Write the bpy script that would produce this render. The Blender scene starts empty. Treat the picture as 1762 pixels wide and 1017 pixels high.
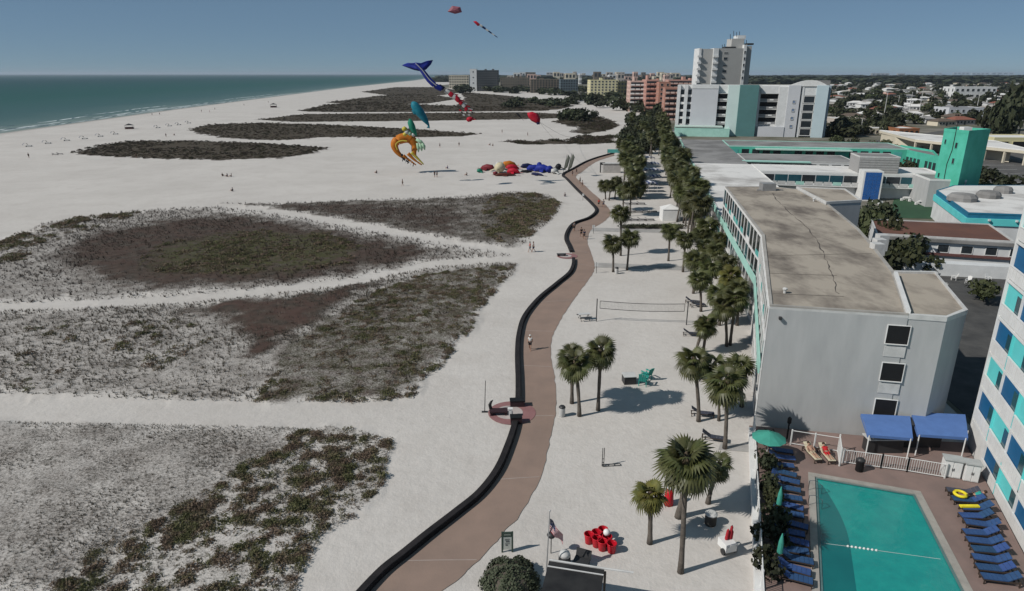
import bpy, bmesh, math, random
import numpy as np
from mathutils import Vector, Matrix
R = math.radians
rnd = random.Random(7)
scene = bpy.context.scene
COL = scene.collection

# ------------------------------------------------------------------ camera, sky, sun, exposure
FPX, CX, CY, CAMH, HOR = 1144., 881., 508.5, 27., 127.
PITCH = math.atan((CY-HOR)/FPX)
SP, CP = math.sin(PITCH), math.cos(PITCH)
cam_data = bpy.data.cameras.new('camera')
cam = bpy.data.objects.new('camera', cam_data)
COL.objects.link(cam)
cam.location = (0, 0, CAMH)
cam.rotation_euler = (R(90)-PITCH, 0, R(0))
cam_data.sensor_width = 36
cam_data.lens = 36*FPX/1762
cam_data.clip_start = .1
cam_data.clip_end = 60000
scene.camera = cam

SUN_EL, SHADOW_AZ = 40., 21.           # elevation; shadows run 21 degrees off +X towards +Y
world = bpy.data.worlds.new('World')
scene.world = world
world.use_nodes = True
wn = world.node_tree
for n in list(wn.nodes): wn.nodes.remove(n)
sky = wn.nodes.new('ShaderNodeTexSky')
sky.sky_type = 'NISHITA'
sky.sun_disc = False
sky.sun_elevation = R(SUN_EL)
# sun stands opposite to where shadows fall: towards (-cos az, -sin az); Nishita rotation runs clockwise from +Y
sky.sun_rotation = math.atan2(-math.cos(R(SHADOW_AZ)), -math.sin(R(SHADOW_AZ)))
sky.altitude = 0
sky.air_density = 0.5
sky.dust_density = 0.0
sky.ozone_density = 5.0
bg = wn.nodes.new('ShaderNodeBackground')
bg.inputs['Strength'].default_value = 0.075
skm = wn.nodes.new('ShaderNodeMix'); skm.data_type = 'RGBA'      # thin even high haze over the clear sky
skm.inputs['Factor'].default_value = .68
skm.inputs['B'].default_value = (1.72, 2.78, 3.68, 1)
wo = wn.nodes.new('ShaderNodeOutputWorld')
wn.links.new(sky.outputs[0], skm.inputs['A'])
wn.links.new(skm.outputs['Result'], bg.inputs['Color'])
wn.links.new(bg.outputs[0], wo.inputs['Surface'])

sun_data = bpy.data.lights.new('sun', 'SUN')
sun_data.energy = 4.15
sun_data.angle = R(.55)
sun_data.color = (1, .955, .89)
sun = bpy.data.objects.new('sun', sun_data)
COL.objects.link(sun)
sd = Vector((math.cos(R(SHADOW_AZ))*math.cos(R(SUN_EL)), math.sin(R(SHADOW_AZ))*math.cos(R(SUN_EL)), -math.sin(R(SUN_EL))))
sun.rotation_euler = sd.to_track_quat('-Z', 'Y').to_euler()
sun.location = (-60, -30, 120)
vs = scene.view_settings
scene.display_settings.display_device = 'sRGB'
vs.view_transform = 'Standard'
vs.look = 'None'
vs.exposure = 0.0
vs.gamma = 1
vs.use_curve_mapping = False

# ------------------------------------------------------------------ survey helpers: photo point -> place on the ground / at a known distance
def ray(u, v):
    d = (CY-v)/FPX
    return (u-CX)/FPX, CP+d*SP, -SP+d*CP
def G(u, v, z=0.):
    x, y, w = ray(u, v); t = (z-CAMH)/w
    return Vector((x*t, y*t, z))
def A(u, v, Y):
    x, y, w = ray(u, v); t = Y/y
    return Vector((x*t, Y, CAMH+w*t))

# ------------------------------------------------------------------ materials
MATS = {}
def mat(name, c, rough=.75, c2=None, scale=1.5, amt=1., detail=5, bump=0., bscale=None, spec=.25, metal=0., objvar=0., stretch=None, contrast=(.35, .65), trans=0.):
    if name in MATS: return MATS[name]
    m = bpy.data.materials.new(name); m.use_nodes = True
    nt = m.node_tree; N = nt.nodes; L = nt.links
    b = N['Principled BSDF']
    b.inputs['Roughness'].default_value = rough
    b.inputs['Specular IOR Level'].default_value = spec
    b.inputs['Metallic'].default_value = metal
    if c2 is None: c2 = tuple(x*.82 for x in c)
    geo = N.new('ShaderNodeNewGeometry')
    mp = N.new('ShaderNodeMapping'); L.new(geo.outputs['Position'], mp.inputs['Vector'])
    if stretch: mp.inputs['Scale'].default_value = stretch[:3]; mp.inputs['Rotation'].default_value = (0, 0, stretch[3] if len(stretch) > 3 else 0)
    no = N.new('ShaderNodeTexNoise'); no.inputs['Scale'].default_value = scale; no.inputs['Detail'].default_value = detail; no.inputs['Roughness'].default_value = .62
    L.new(mp.outputs[0], no.inputs['Vector'])
    rp = N.new('ShaderNodeMapRange'); rp.inputs[1].default_value = contrast[0]; rp.inputs[2].default_value = contrast[1]
    rp.inputs[3].default_value = 0; rp.inputs[4].default_value = amt
    L.new(no.outputs['Fac'], rp.inputs[0])
    mx = N.new('ShaderNodeMix'); mx.data_type = 'RGBA'
    mx.inputs['A'].default_value = (*c, 1); mx.inputs['B'].default_value = (*c2, 1)
    L.new(rp.outputs[0], mx.inputs['Factor'])
    out = mx.outputs['Result']
    if objvar:
        oi = N.new('ShaderNodeObjectInfo')
        hs = N.new('ShaderNodeHueSaturation')
        r1 = N.new('ShaderNodeMapRange'); r1.inputs[3].default_value = 1-objvar; r1.inputs[4].default_value = 1+objvar
        L.new(oi.outputs['Random'], r1.inputs[0]); L.new(r1.outputs[0], hs.inputs['Value'])
        r2 = N.new('ShaderNodeMapRange'); r2.inputs[3].default_value = .5-.05*objvar; r2.inputs[4].default_value = .5+.05*objvar
        L.new(oi.outputs['Random'], r2.inputs[0]); L.new(r2.outputs[0], hs.inputs['Hue'])
        L.new(out, hs.inputs['Color']); out = hs.outputs[0]
    L.new(out, b.inputs['Base Color'])
    if trans:
        b.inputs['Subsurface Weight'].default_value = 0
        tr = N.new('ShaderNodeBsdfTranslucent'); L.new(out, tr.inputs[0])
        ms = N.new('ShaderNodeMixShader'); ms.inputs[0].default_value = trans
        L.new(b.outputs[0], ms.inputs[1]); L.new(tr.outputs[0], ms.inputs[2])
        L.new(ms.outputs[0], N['Material Output'].inputs['Surface'])
    if bump:
        n2 = N.new('ShaderNodeTexNoise'); n2.inputs['Scale'].default_value = bscale or scale*4; n2.inputs['Detail'].default_value = 4
        L.new(mp.outputs[0], n2.inputs['Vector'])
        bp = N.new('ShaderNodeBump'); bp.inputs['Strength'].default_value = bump; bp.inputs['Distance'].default_value = .05
        L.new(n2.outputs['Fac'], bp.inputs['Height']); L.new(bp.outputs[0], b.inputs['Normal'])
    MATS[name] = m
    return m

# ------------------------------------------------------------------ mesh building
def noise1(x, y, s=0):
    return (math.sin(x*1.7+s)+math.sin(y*2.3+1.3*s)+math.sin((x+y)*1.1+2.1*s))/3
class MB:
    def __init__(s, org=(0, 0, 0)):
        s.v = []; s.f = []; s.m = []; s.o = Vector(org); s.cur = 0; s.sm = []
        s.smooth = False
    def vert(s, p):
        s.v.append((p[0]-s.o.x, p[1]-s.o.y, p[2]-s.o.z)); return len(s.v)-1
    def face(s, idx):
        s.f.append(tuple(idx)); s.m.append(s.cur); s.sm.append(s.smooth)
    def poly(s, pts): s.face([s.vert(p) for p in pts])
    def box(s, x0, x1, y0, y1, z0, z1, M=None):
        c = [(x0,y0,z0),(x1,y0,z0),(x1,y1,z0),(x0,y1,z0),(x0,y0,z1),(x1,y0,z1),(x1,y1,z1),(x0,y1,z1)]
        if M is not None: c = [M @ Vector(p) for p in c]
        i = [s.vert(p) for p in c]
        for q in ((3,2,1,0),(4,5,6,7),(0,1,5,4),(1,2,6,5),(2,3,7,6),(3,0,4,7)): s.face([i[k] for k in q])
        return s
    def prism(s, pts, z0, z1, caps=True, sides=True):
        # pts counter-clockwise in plan
        n = len(pts)
        ar = sum(pts[i][0]*pts[(i+1)%n][1]-pts[(i+1)%n][0]*pts[i][1] for i in range(n))
        if ar < 0: pts = pts[::-1]
        lo = [s.vert((p[0],p[1],z0)) for p in pts]; hi = [s.vert((p[0],p[1],z1)) for p in pts]
        if sides:
            for i in range(n): j = (i+1)%n; s.face((lo[i],lo[j],hi[j],hi[i]))
        if caps: s.face(hi); s.face(lo[::-1])
        return s
    def tube(s, path, r, n=6, cap=True):
        path = [Vector(p) for p in path]; k = len(path)
        rr = r if isinstance(r, (list, tuple)) else [r]*k
        rings = []
        for i, p in enumerate(path):
            t = (path[min(i+1,k-1)]-path[max(i-1,0)])
            if t.length < 1e-9: t = Vector((0,0,1))
            t.normalize()
            a = Vector((1,0,0)) if abs(t.x) < .8 else Vector((0,1,0))
            u = t.cross(a).normalized(); w = t.cross(u)
            rings.append([s.vert(p+(u*math.cos(2*math.pi*q/n)+w*math.sin(2*math.pi*q/n))*rr[i]) for q in range(n)])
        for i in range(k-1):
            for q in range(n):
                s.face((rings[i][q], rings[i+1][q], rings[i+1][(q+1)%n], rings[i][(q+1)%n]))
        if cap: s.face(rings[0]); s.face(rings[-1][::-1])
        return s
    def lathe(s, prof, n=12, M=None, cap=True):
        rings = []
        for r, z in prof:
            ring = []
            for q in range(n):
                p = Vector((r*math.cos(2*math.pi*q/n), r*math.sin(2*math.pi*q/n), z))
                ring.append(s.vert(M @ p if M is not None else p))
            rings.append(ring)
        for i in range(len(prof)-1):
            for q in range(n):
                s.face((rings[i][q], rings[i][(q+1)%n], rings[i+1][(q+1)%n], rings[i+1][q]))
        if cap: s.face(rings[0][::-1]); s.face(rings[-1])
        return s
    def build(s, name, mats, parent=None, loc=None):
        me = s.mesh(name, mats)
        return link(name, me, parent, loc)
    def mesh(s, name, mats):
        me = bpy.data.meshes.new(name)
        me.from_pydata(s.v, [], s.f)
        if not isinstance(mats, (list, tuple)): mats = [mats]
        for m in mats: me.materials.append(m)
        if len(mats) > 1: me.polygons.foreach_set('material_index', s.m)
        if any(s.sm): me.polygons.foreach_set('use_smooth', s.sm)
        me.update()
        return me
def link(name, me, parent=None, loc=None, rz=0, sc=None):
    o = bpy.data.objects.new(name, me)
    COL.objects.link(o)
    if parent is not None: o.parent = parent
    if loc is not None: o.location = loc
    if rz: o.rotation_euler = (0, 0, rz)
    if sc is not None: o.scale = sc if hasattr(sc, '__len__') else (sc, sc, sc)
    return o
def tag(o, label=None, cat=None, group=None, kind=None):
    if label: o['label'] = label
    if cat: o['category'] = cat
    if group: o['group'] = group
    if kind: o['kind'] = kind
    return o
def thing(name, label, cat, loc=(0,0,0), rz=0, group=None, sc=1):
    o = bpy.data.objects.new(name, None)
    o.empty_display_size = .3
    COL.objects.link(o)
    o.location = loc; o.rotation_euler = (0, 0, rz); o.scale = (sc, sc, sc)
    return tag(o, label, cat, group)
def copy_tree(o, parent=None):
    c = o.copy(); COL.objects.link(c); c.parent = parent
    for ch in KIDS(o): copy_tree(ch, c)
    return c
def KIDS(o): return [x for x in COL.objects if x.parent == o]
def dup(kids, root):
    # copy a prepared list [(object, [sub objects])] under a new root
    for ch, subs in kids:
        c = ch.copy(); COL.objects.link(c); c.parent = root
        for g in subs:
            d = g.copy(); COL.objects.link(d); d.parent = c
def fast_mesh(name, V, F, mats):
    # V (n,3) float array, F (m,k) int array
    me = bpy.data.meshes.new(name)
    n, k = F.shape
    me.vertices.add(len(V)); me.vertices.foreach_set('co', V.astype(np.float32).ravel())
    me.loops.add(n*k); me.loops.foreach_set('vertex_index', F.astype(np.int32).ravel())
    me.polygons.add(n); me.polygons.foreach_set('loop_start', np.arange(0, n*k, k, dtype=np.int32))
    me.polygons.foreach_set('loop_total', np.full(n, k, dtype=np.int32))
    for m in (mats if isinstance(mats, (list, tuple)) else [mats]): me.materials.append(m)
    me.update(calc_edges=True); me.validate()
    return me
def catmull(pts, sub=8):
    pts = [Vector(p) for p in pts]
    out = []
    n = len(pts)
    for i in range(n-1):
        p0 = pts[max(i-1,0)]; p1 = pts[i]; p2 = pts[i+1]; p3 = pts[min(i+2,n-1)]
        for k in range(sub):
            t = k/sub
            out.append(.5*((2*p1)+(p2-p0)*t+(2*p0-5*p1+4*p2-p3)*t*t+(3*p1-p0-3*p2+p3)*t**3))
    out.append(pts[-1])
    return out
def in_poly(X, Y, poly):
    inside = np.zeros(X.shape, bool); n = len(poly)
    for i in range(n):
        x1, y1 = poly[i][0], poly[i][1]; x2, y2 = poly[(i+1)%n][0], poly[(i+1)%n][1]
        if y1 == y2: continue
        c = ((y1 > Y) != (y2 > Y)) & (X < (x2-x1)*(Y-y1)/(y2-y1)+x1)
        inside ^= c
    return inside
def dist_poly(X, Y, poly):
    d = np.full(X.shape, 1e9); n = len(poly)
    for i in range(n):
        x1, y1 = poly[i][0], poly[i][1]; x2, y2 = poly[(i+1)%n][0], poly[(i+1)%n][1]
        dx, dy = x2-x1, y2-y1; L2 = dx*dx+dy*dy+1e-9
        t = np.clip(((X-x1)*dx+(Y-y1)*dy)/L2, 0, 1)
        d = np.minimum(d, np.hypot(X-x1-t*dx, Y-y1-t*dy))
    return d
def gp(px, z=0.): return [G(u, v, z) for u, v in px]
def vnoise(X, Y, scale, seed):
    # smooth value noise on numpy arrays
    r = np.random.RandomState(seed); T = r.rand(256, 256)
    x = X*scale+1000.; y = Y*scale+1000.
    xi = np.floor(x).astype(int); yi = np.floor(y).astype(int)
    fx = x-xi; fy = y-yi; fx = fx*fx*(3-2*fx); fy = fy*fy*(3-2*fy)
    g = lambda a, b: T[a % 256, b % 256]
    return (g(xi,yi)*(1-fx)+g(xi+1,yi)*fx)*(1-fy)+(g(xi,yi+1)*(1-fx)+g(xi+1,yi+1)*fx)*fy
# ------------------------------------------------------------------ people
def skin_mesh(name, verts, edges, radii, m, levels=1):
    me = bpy.data.meshes.new(name+'_cage'); me.from_pydata(verts, edges, []); me.update()
    o = bpy.data.objects.new(name+'_cage', me); COL.objects.link(o)
    sk = o.modifiers.new('s', 'SKIN'); sk.use_smooth_shade = True
    ss = o.modifiers.new('d', 'SUBSURF'); ss.levels = levels
    for v, r in zip(me.skin_vertices[0].data, radii):
        v.radius = r if isinstance(r, tuple) else (r, r)
    me.skin_vertices[0].data[0].use_root = True
    dg = bpy.context.evaluated_depsgraph_get()
    out = bpy.data.meshes.new_from_object(o.evaluated_get(dg)); out.name = name
    bpy.data.objects.remove(o); bpy.data.meshes.remove(me)
    out.materials.clear(); out.materials.append(m)
    return out
m_skin = mat('skin', (.36,.21,.15), .6, (.30,.17,.12), 3.)
def pose_joints(kind):
    J = dict(pelvis=(0,0,.95), chest=(0,0,1.22), neck=(0,0,1.47), head=(0,.02,1.56), crown=(0,.02,1.70))
    for s, n in ((-1,'l'),(1,'r')):
        J['sh'+n]=(s*.18,0,1.41); J['el'+n]=(s*.25,.0,1.14); J['ha'+n]=(s*.25,.1,.90)
        J['hi'+n]=(s*.09,0,.88); J['kn'+n]=(s*.10,.02,.49); J['an'+n]=(s*.10,-.02,.08); J['to'+n]=(s*.11,.15,.035)
    if kind == 'walk':
        J['knl']=(-.09,.18,.50); J['anl']=(-.09,.22,.09); J['tol']=(-.1,.40,.05); J['knr']=(.09,-.04,.48); J['anr']=(.09,-.32,.13); J['tor']=(.1,-.20,.03)
        J['hal']=(-.25,-.12,.93); J['har']=(.25,.24,.98); J['elr']=(.25,.02,1.14)
    if kind == 'reach':
        J['ell']=(-.27,.2,1.38); J['hal']=(-.2,.42,1.55); J['elr']=(.27,.2,1.36); J['har']=(.2,.42,1.5)
    if kind == 'sit':
        dz = -.83
        for k in ('pelvis','chest','neck','head','crown','shl','shr','ell','elr','hal','har','hil','hir'):
            x,y,z = J[k]; J[k] = (x,y-.12*(z-.9),z+dz)
        for s,n in ((-1,'l'),(1,'r')):
            J['kn'+n]=(s*.14,.40,.42); J['an'+n]=(s*.13,.68,.08); J['to'+n]=(s*.14,.84,.05); J['ha'+n]=(s*.2,.3,.34)
    if kind == 'lie':
        new = {}
        for k,(x,y,z) in J.items():
            a = z-.90
            new[k] = (x, -a*.86 if a > 0 else -a, .42+max(0,a)*.5+y*.5)
        J = new
        for s,n in ((-1,'l'),(1,'r')): J['to'+n] = (s*.12,.88,.52)
    return J
EDG = [('pelvis','chest'),('chest','neck'),('neck','head'),('head','crown')]+[e for n in 'lr' for e in (('chest','sh'+n),('sh'+n,'el'+n),('el'+n,'ha'+n),('pelvis','hi'+n),('hi'+n,'kn'+n),('kn'+n,'an'+n),('an'+n,'to'+n))]
RAD = dict(pelvis=(.14,.10), chest=(.15,.105), neck=.055, head=.10, crown=.07)
for n in 'lr': RAD.update({'sh'+n:.062,'el'+n:.042,'ha'+n:.036,'hi'+n:.085,'kn'+n:.058,'an'+n:.04,'to'+n:.035})
BODY = {}
def body_parts(kind):
    if kind in BODY: return BODY[kind]
    J = pose_joints(kind); names = ['pelvis']+[k for k in J if k != 'pelvis']; ix = {k:i for i,k in enumerate(names)}
    body = skin_mesh('body', [J[k] for k in names], [(ix[a],ix[b]) for a,b in EDG], [RAD[k] for k in names], m_skin)
    def sub(nm, ks, es, gro):
        ii = {k:i for i,k in enumerate(ks)}
        return skin_mesh(nm, [J2[k] for k in ks], [(ii[a],ii[b]) for a,b in es], [tuple(x*gro+.012 for x in (RAD2[k] if isinstance(RAD2[k],tuple) else (RAD2[k],)*2)) for k in ks], m_skin)
    J2 = dict(J); RAD2 = dict(RAD)
    for n in 'lr':
        J2['m'+n] = tuple(a*.45+b*.55 for a,b in zip(J['sh'+n],J['el'+n])); RAD2['m'+n] = .055
        J2['t'+n] = tuple(a*.25+b*.75 for a,b in zip(J['hi'+n],J['kn'+n])); RAD2['t'+n] = .07
    shirt = sub('shirt', ['pelvis','chest','shl','shr','ml','mr'], [('pelvis','chest'),('chest','shl'),('chest','shr'),('shl','ml'),('shr','mr')], 1.12)
    short = sub('shorts', ['pelvis','hil','hir','tl','tr'], [('pelvis','hil'),('pelvis','hir'),('hil','tl'),('hir','tr')], 1.15)
    q = MB(); c = Vector(J['head']).lerp(Vector(J['crown']),.62); q.smooth = True
    q.lathe([(.105,-.02),(.112,.03),(.095,.08),(.05,.115),(.01,.125)], 10, Matrix.Translation(c))
    hair = q.mesh('hair', m_skin)
    q = MB(); h = Vector(J['head']); q.box(-.012,.012,.085,.125,-.01,.03,Matrix.Translation(h)); nose = q.mesh('face', m_skin)
    BODY[kind] = (body, shirt, short, hair); return BODY[kind]
COLS = {'white':(.6,.6,.58),'black':(.015,.015,.017),'navy':(.02,.03,.07),'red':(.45,.02,.025),'grey':(.18,.18,.19),'teal':(.03,.30,.27),'blue':(.04,.10,.35),'tan':(.35,.28,.2),'brown':(.05,.03,.02),'green':(.06,.2,.06),'purple':(.12,.07,.16)}
def cl(c): return mat('cloth_'+c, COLS[c], .85)
TINT = {}
def tinted(me, m):
    k = (me.name, m.name)
    if k not in TINT: c = me.copy(); c.materials.clear(); c.materials.append(m); TINT[k] = c
    return TINT[k]
def person(p, kind, rz, top, bot, label, hair='brown', group=None, s=1.):
    t = thing('person', label, 'person', p, rz, group, s)
    b, sh, so, ha = body_parts(kind)
    link('body', b, t)
    if top: link('shirt', tinted(sh, cl(top)), t)
    link('shorts', tinted(so, cl(bot)), t); link('hair', tinted(ha, cl(hair)), t)
    return t
for _k in ('stand','walk','sit','lie'): body_parts(_k)
# ------------------------------------------------------------------ ground sheet of the beach
A_POLY = gp([(-60,425),(23,408),(75,385),(150,372),(250,362),(350,356),(378,357),(449,365),(536,379),(613,393),(679,405),(776,423),(840,433),(886,441),(817,446),(740,451),(679,464),(613,480),(536,488),(434,500),(306,511),(153,519),(23,524),(-60,527)])
B_POLY = gp([(378,350),(460,350),(520,349),(600,345),(700,342),(800,338),(860,331),(905,330),(945,336),(965,350),(962,366),(940,388),(915,408),(893,428),(850,424),(776,414),(679,395),(613,383),(536,370),(449,356)])
C_POLY = gp([(-60,538),(23,536),(153,531),(306,523),(434,511),(536,499),(613,490),(679,474),(740,461),(817,455),(892,453),(884,472),(862,490),(842,515),(822,545),(806,575),(782,600),(762,632),(728,655),(716,680),(660,692),(560,694),(450,693),(300,690),(150,685),(23,680),(-60,680)])
D_POLY = gp([(-60,726),(23,727),(150,730),(300,733),(440,735),(530,739),(560,735),(620,742),(682,764),(668,790),(660,832),(612,888),(565,918),(530,955),(500,1030),(-60,1030)])
ISLES = [
 [(120,263),(160,251),(220,243),(330,242),(450,246),(568,254),(540,264),(480,273),(380,276),(250,273),(150,268)],
 [(322,223),(360,214),(450,211),(560,214),(700,221),(830,230),(800,235),(650,237),(560,236),(500,241),(440,241),(380,237),(345,230)],
 [(440,206),(520,196),(640,195),(760,194),(900,193),(1000,197),(980,203),(920,205),(800,207),(650,209),(500,210)],
 [(510,191),(560,180),(650,176),(720,180),(960,186),(940,191),(700,193),(560,193)],
 [(560,176),(640,166),(700,161),(760,165),(790,170),(740,178),(620,182)],
 [(620,158),(680,150),(760,150),(800,158),(760,164),(680,166)],
 [(790,158),(870,164),(930,172),(990,182),(960,189),(860,188),(780,184),(800,170)],
 [(950,210),(985,196),(1030,200),(1062,209),(1030,218),(985,219)],
 [(978,228),(1010,213),(1040,209),(1068,214),(1052,223),(1010,231)],
 [(960,245),(1000,233),(1060,235),(1062,246),(1000,249)],
 [(860,243),(940,241),(1000,243),(985,248),(900,249)],
]
ISLES = [gp(p) for p in ISLES]
# painted zones: polygon, cover, green, red, softness (m)
ZONES = [
 (A_POLY, .60, 0., 0., 2.5),
 (gp([(60,450),(90,420),(170,395),(300,375),(420,366),(520,382),(650,404),(750,425),(760,440),(690,462),(560,485),(400,500),(250,505),(130,490)]), .92, 0., .35, 6.),
 (gp([(230,455),(270,425),(340,405),(450,398),(560,402),(620,425),(600,455),(500,470),(380,475),(280,472)]), .86, 1., 0., 5.),
 (B_POLY, .74, .15, 0., 2.),
 (gp([(830,352),(870,333),(930,334),(960,350),(955,370),(915,405),(870,422),(830,405)]), .80, .5, .1, 4.),
 (gp([(400,352),(640,348),(800,360),(800,410),(640,380),(500,362)]), .84, 0., .25, 4.),
 (C_POLY, .56, 0., 0., 1.3),
 (gp([(300,527),(434,513),(560,497),(700,473),(640,500),(560,545),(480,600),(430,640),(405,636),(420,600),(380,560)]), .95, 0., .55, 3.2),
 (gp([(540,560),(620,510),(720,475),(880,455),(840,515),(800,580),(725,660),(640,690),(450,692),(470,640),(480,600)]), .73, .45, .1, 1.),
 (D_POLY, .57, 0., 0., 1.2),
 (gp([(60,1030),(160,950),(300,880),(420,800),(520,740),(620,742),(682,764),(660,832),(612,888),(530,955),(500,1030)]), .46, .5, .25, .8),
]
for q in ISLES: ZONES.append((q, 1.25, .30, .12, 5.))

SHORE = [(-150,-80),(-215,150),(-247,338),(-271,554),(-300,900),(-349,1483),(-420,3000),(-900,9000)]
def shore_x(y): return np.interp(y, [p[1] for p in SHORE], [p[0] for p in SHORE])

def ground_sheet():
    ys = np.concatenate([np.linspace(-40, 24, 14), 24*np.power(9000/24., np.linspace(0.004, 1, 560))])
    ts = np.concatenate([np.linspace(-1.6, -.62, 40), np.linspace(-.615, .2, 430), np.linspace(.21, 1.6, 50)])
    W = ys+62
    X = ts[None, :]*W[:, None]; Y = np.repeat(ys[:, None], len(ts), 1)
    veg = np.zeros(X.shape); gr = np.zeros(X.shape); rd = np.zeros(X.shape)
    wob = (vnoise(X, Y, .35, 1)-.5)*1.1+(vnoise(X, Y, 1.1, 2)-.5)*.6
    for poly, cv, g, r, soft in ZONES:
        x0, x1 = min(p[0] for p in poly)-6, max(p[0] for p in poly)+6
        y0, y1 = min(p[1] for p in poly)-6, max(p[1] for p in poly)+6
        k = (X > x0) & (X < x1) & (Y > y0) & (Y < y1)
        if not k.any(): continue
        xs, yy = X[k], Y[k]
        d = dist_poly(xs, yy, poly); ins = in_poly(xs, yy, poly)
        d = np.where(ins, d, -d)+wob[k]*(2.5+8*(vnoise(xs, yy, .06, 9)-.3) if soft == 5. else min(soft*1.3, 3.))
        w = np.clip(d/soft, 0, 1)
        if poly in (A_POLY, B_POLY, C_POLY, D_POLY) or soft == 5.:
            veg[k] = np.where(w > 0, np.maximum(veg[k], cv*(.45+.55*w)*(w > 0)), veg[k])
        else: veg[k] = veg[k]*(1-w)+cv*w*(veg[k] > 0)
        gr[k] = gr[k]*(1-w)+g*w; rd[k] = rd[k]*(1-w)+r*w
    off = shore_x(Y)-X                      # metres seaward of the waterline
    Z = np.where(off > -6, -.02*(off+6), 0.)
    Z = np.maximum(Z, -6.)
    mound = veg*(vnoise(X, Y, .12, 5)*.35+vnoise(X, Y, .5, 6)*.14)*(Y < 260)
    Z = Z+mound*np.clip(1-Y/400, 0, 1)
    n, m = X.shape
    V = np.stack([X, Y, Z], -1).reshape(-1, 3)
    i = np.arange(n*m).reshape(n, m)
    F = np.stack([i[:-1, :-1], i[:-1, 1:], i[1:, 1:], i[1:, :-1]], -1).reshape(-1, 4)
    me = fast_mesh('beach', V, F, sand_material())
    me.polygons.foreach_set('use_smooth', np.ones(len(F), bool))
    for nm, a in (('veg', veg), ('green', gr), ('red', rd), ('wet', np.clip((off+7)/6, 0, 1))):
        at = me.attributes.new(nm, 'FLOAT', 'POINT'); at.data.foreach_set('value', a.astype(np.float32).ravel())
    return tag(link('beach', me), kind='structure')

def sand_material():
    m = bpy.data.materials.new('beach_sand'); m.use_nodes = True
    nt = m.node_tree; N = nt.nodes; L = nt.links; b = N['Principled BSDF']
    b.inputs['Roughness'].default_value = .9; b.inputs['Specular IOR Level'].default_value = .1
    geo = N.new('ShaderNodeNewGeometry')
    def noise(s, d=5, r=.6):
        n = N.new('ShaderNodeTexNoise'); n.inputs['Scale'].default_value = s; n.inputs['Detail'].default_value = d; n.inputs['Roughness'].default_value = r
        L.new(geo.outputs['Position'], n.inputs['Vector']); return n.outputs['Fac']
    def attr(n):
        a = N.new('ShaderNodeAttribute'); a.attribute_name = n; return a.outputs['Fac']
    def math_(op, a, c, clamp=False):
        n = N.new('ShaderNodeMath'); n.operation = op; n.use_clamp = clamp
        for k, x in enumerate((a, c)):
            if isinstance(x, (int, float)): n.inputs[k].default_value = x
            else: L.new(x, n.inputs[k])
        return n.outputs[0]
    def mix(f, a, c):
        n = N.new('ShaderNodeMix'); n.data_type = 'RGBA'
        if isinstance(f, (int, float)): n.inputs['Factor'].default_value = f
        else: L.new(f, n.inputs['Factor'])
        for k, x in (('A', a), ('B', c)):
            if isinstance(x, tuple): n.inputs[k].default_value = (*x, 1)
            else: L.new(x, n.inputs[k])
        return n.outputs['Result']
    def rng(x, a, c, lo=0., hi=1.):
        n = N.new('ShaderNodeMapRange'); L.new(x, n.inputs[0])
        for k, q in zip((1, 2, 3, 4), (a, c, lo, hi)): n.inputs[k].default_value = q
        return n.outputs[0]
    fine = noise(6.5, 7, .74); patch = noise(.33, 4); mid = noise(.9, 4)
    sand = mix(rng(noise(.05, 4), .35, .65), (.53, .502, .472), (.475, .448, .42))
    sand = mix(rng(noise(1.4, 6, .7), .45, .75, 0, .35), sand, (.36, .335, .305))
    sand = mix(rng(noise(.22, 6, .6), .48, .72, 0, .45), sand, (.405, .375, .345))
    sand = mix(attr('wet'), sand, (.30, .28, .26))
    veg = attr('veg')
    v = math_('ADD', veg, math_('MULTIPLY', math_('SUBTRACT', fine, .5), 1.15))
    v = math_('ADD', v, math_('MULTIPLY', math_('SUBTRACT', patch, .5), .55))
    f = math_('MULTIPLY', rng(v, .40, .80), rng(veg, .02, .12))
    brown = mix(rng(mid, .35, .65), (.080, .062, .051), (.044, .037, .030))
    brown = mix(math_('MULTIPLY', attr('red'), rng(patch, .4, .6)), brown, (.085, .046, .038))
    brown = mix(math_('MULTIPLY', attr('green'), rng(mid, .38, .55)), brown, (.062, .062, .028))
    brown = mix(rng(fine, .5, .8, 0, .5), brown, (.045, .042, .036))
    L.new(mix(f, sand, brown), b.inputs['Base Color'])
    h = math_('ADD', math_('MULTIPLY', noise(1.3, 5, .65), 1.), math_('MULTIPLY', noise(4.5, 3), .35))
    bp = N.new('ShaderNodeBump'); bp.inputs['Strength'].default_value = .5; bp.inputs['Distance'].default_value = .12
    L.new(h, bp.inputs['Height']); L.new(bp.outputs[0], b.inputs['Normal'])
    return m
ground_sheet()

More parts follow.
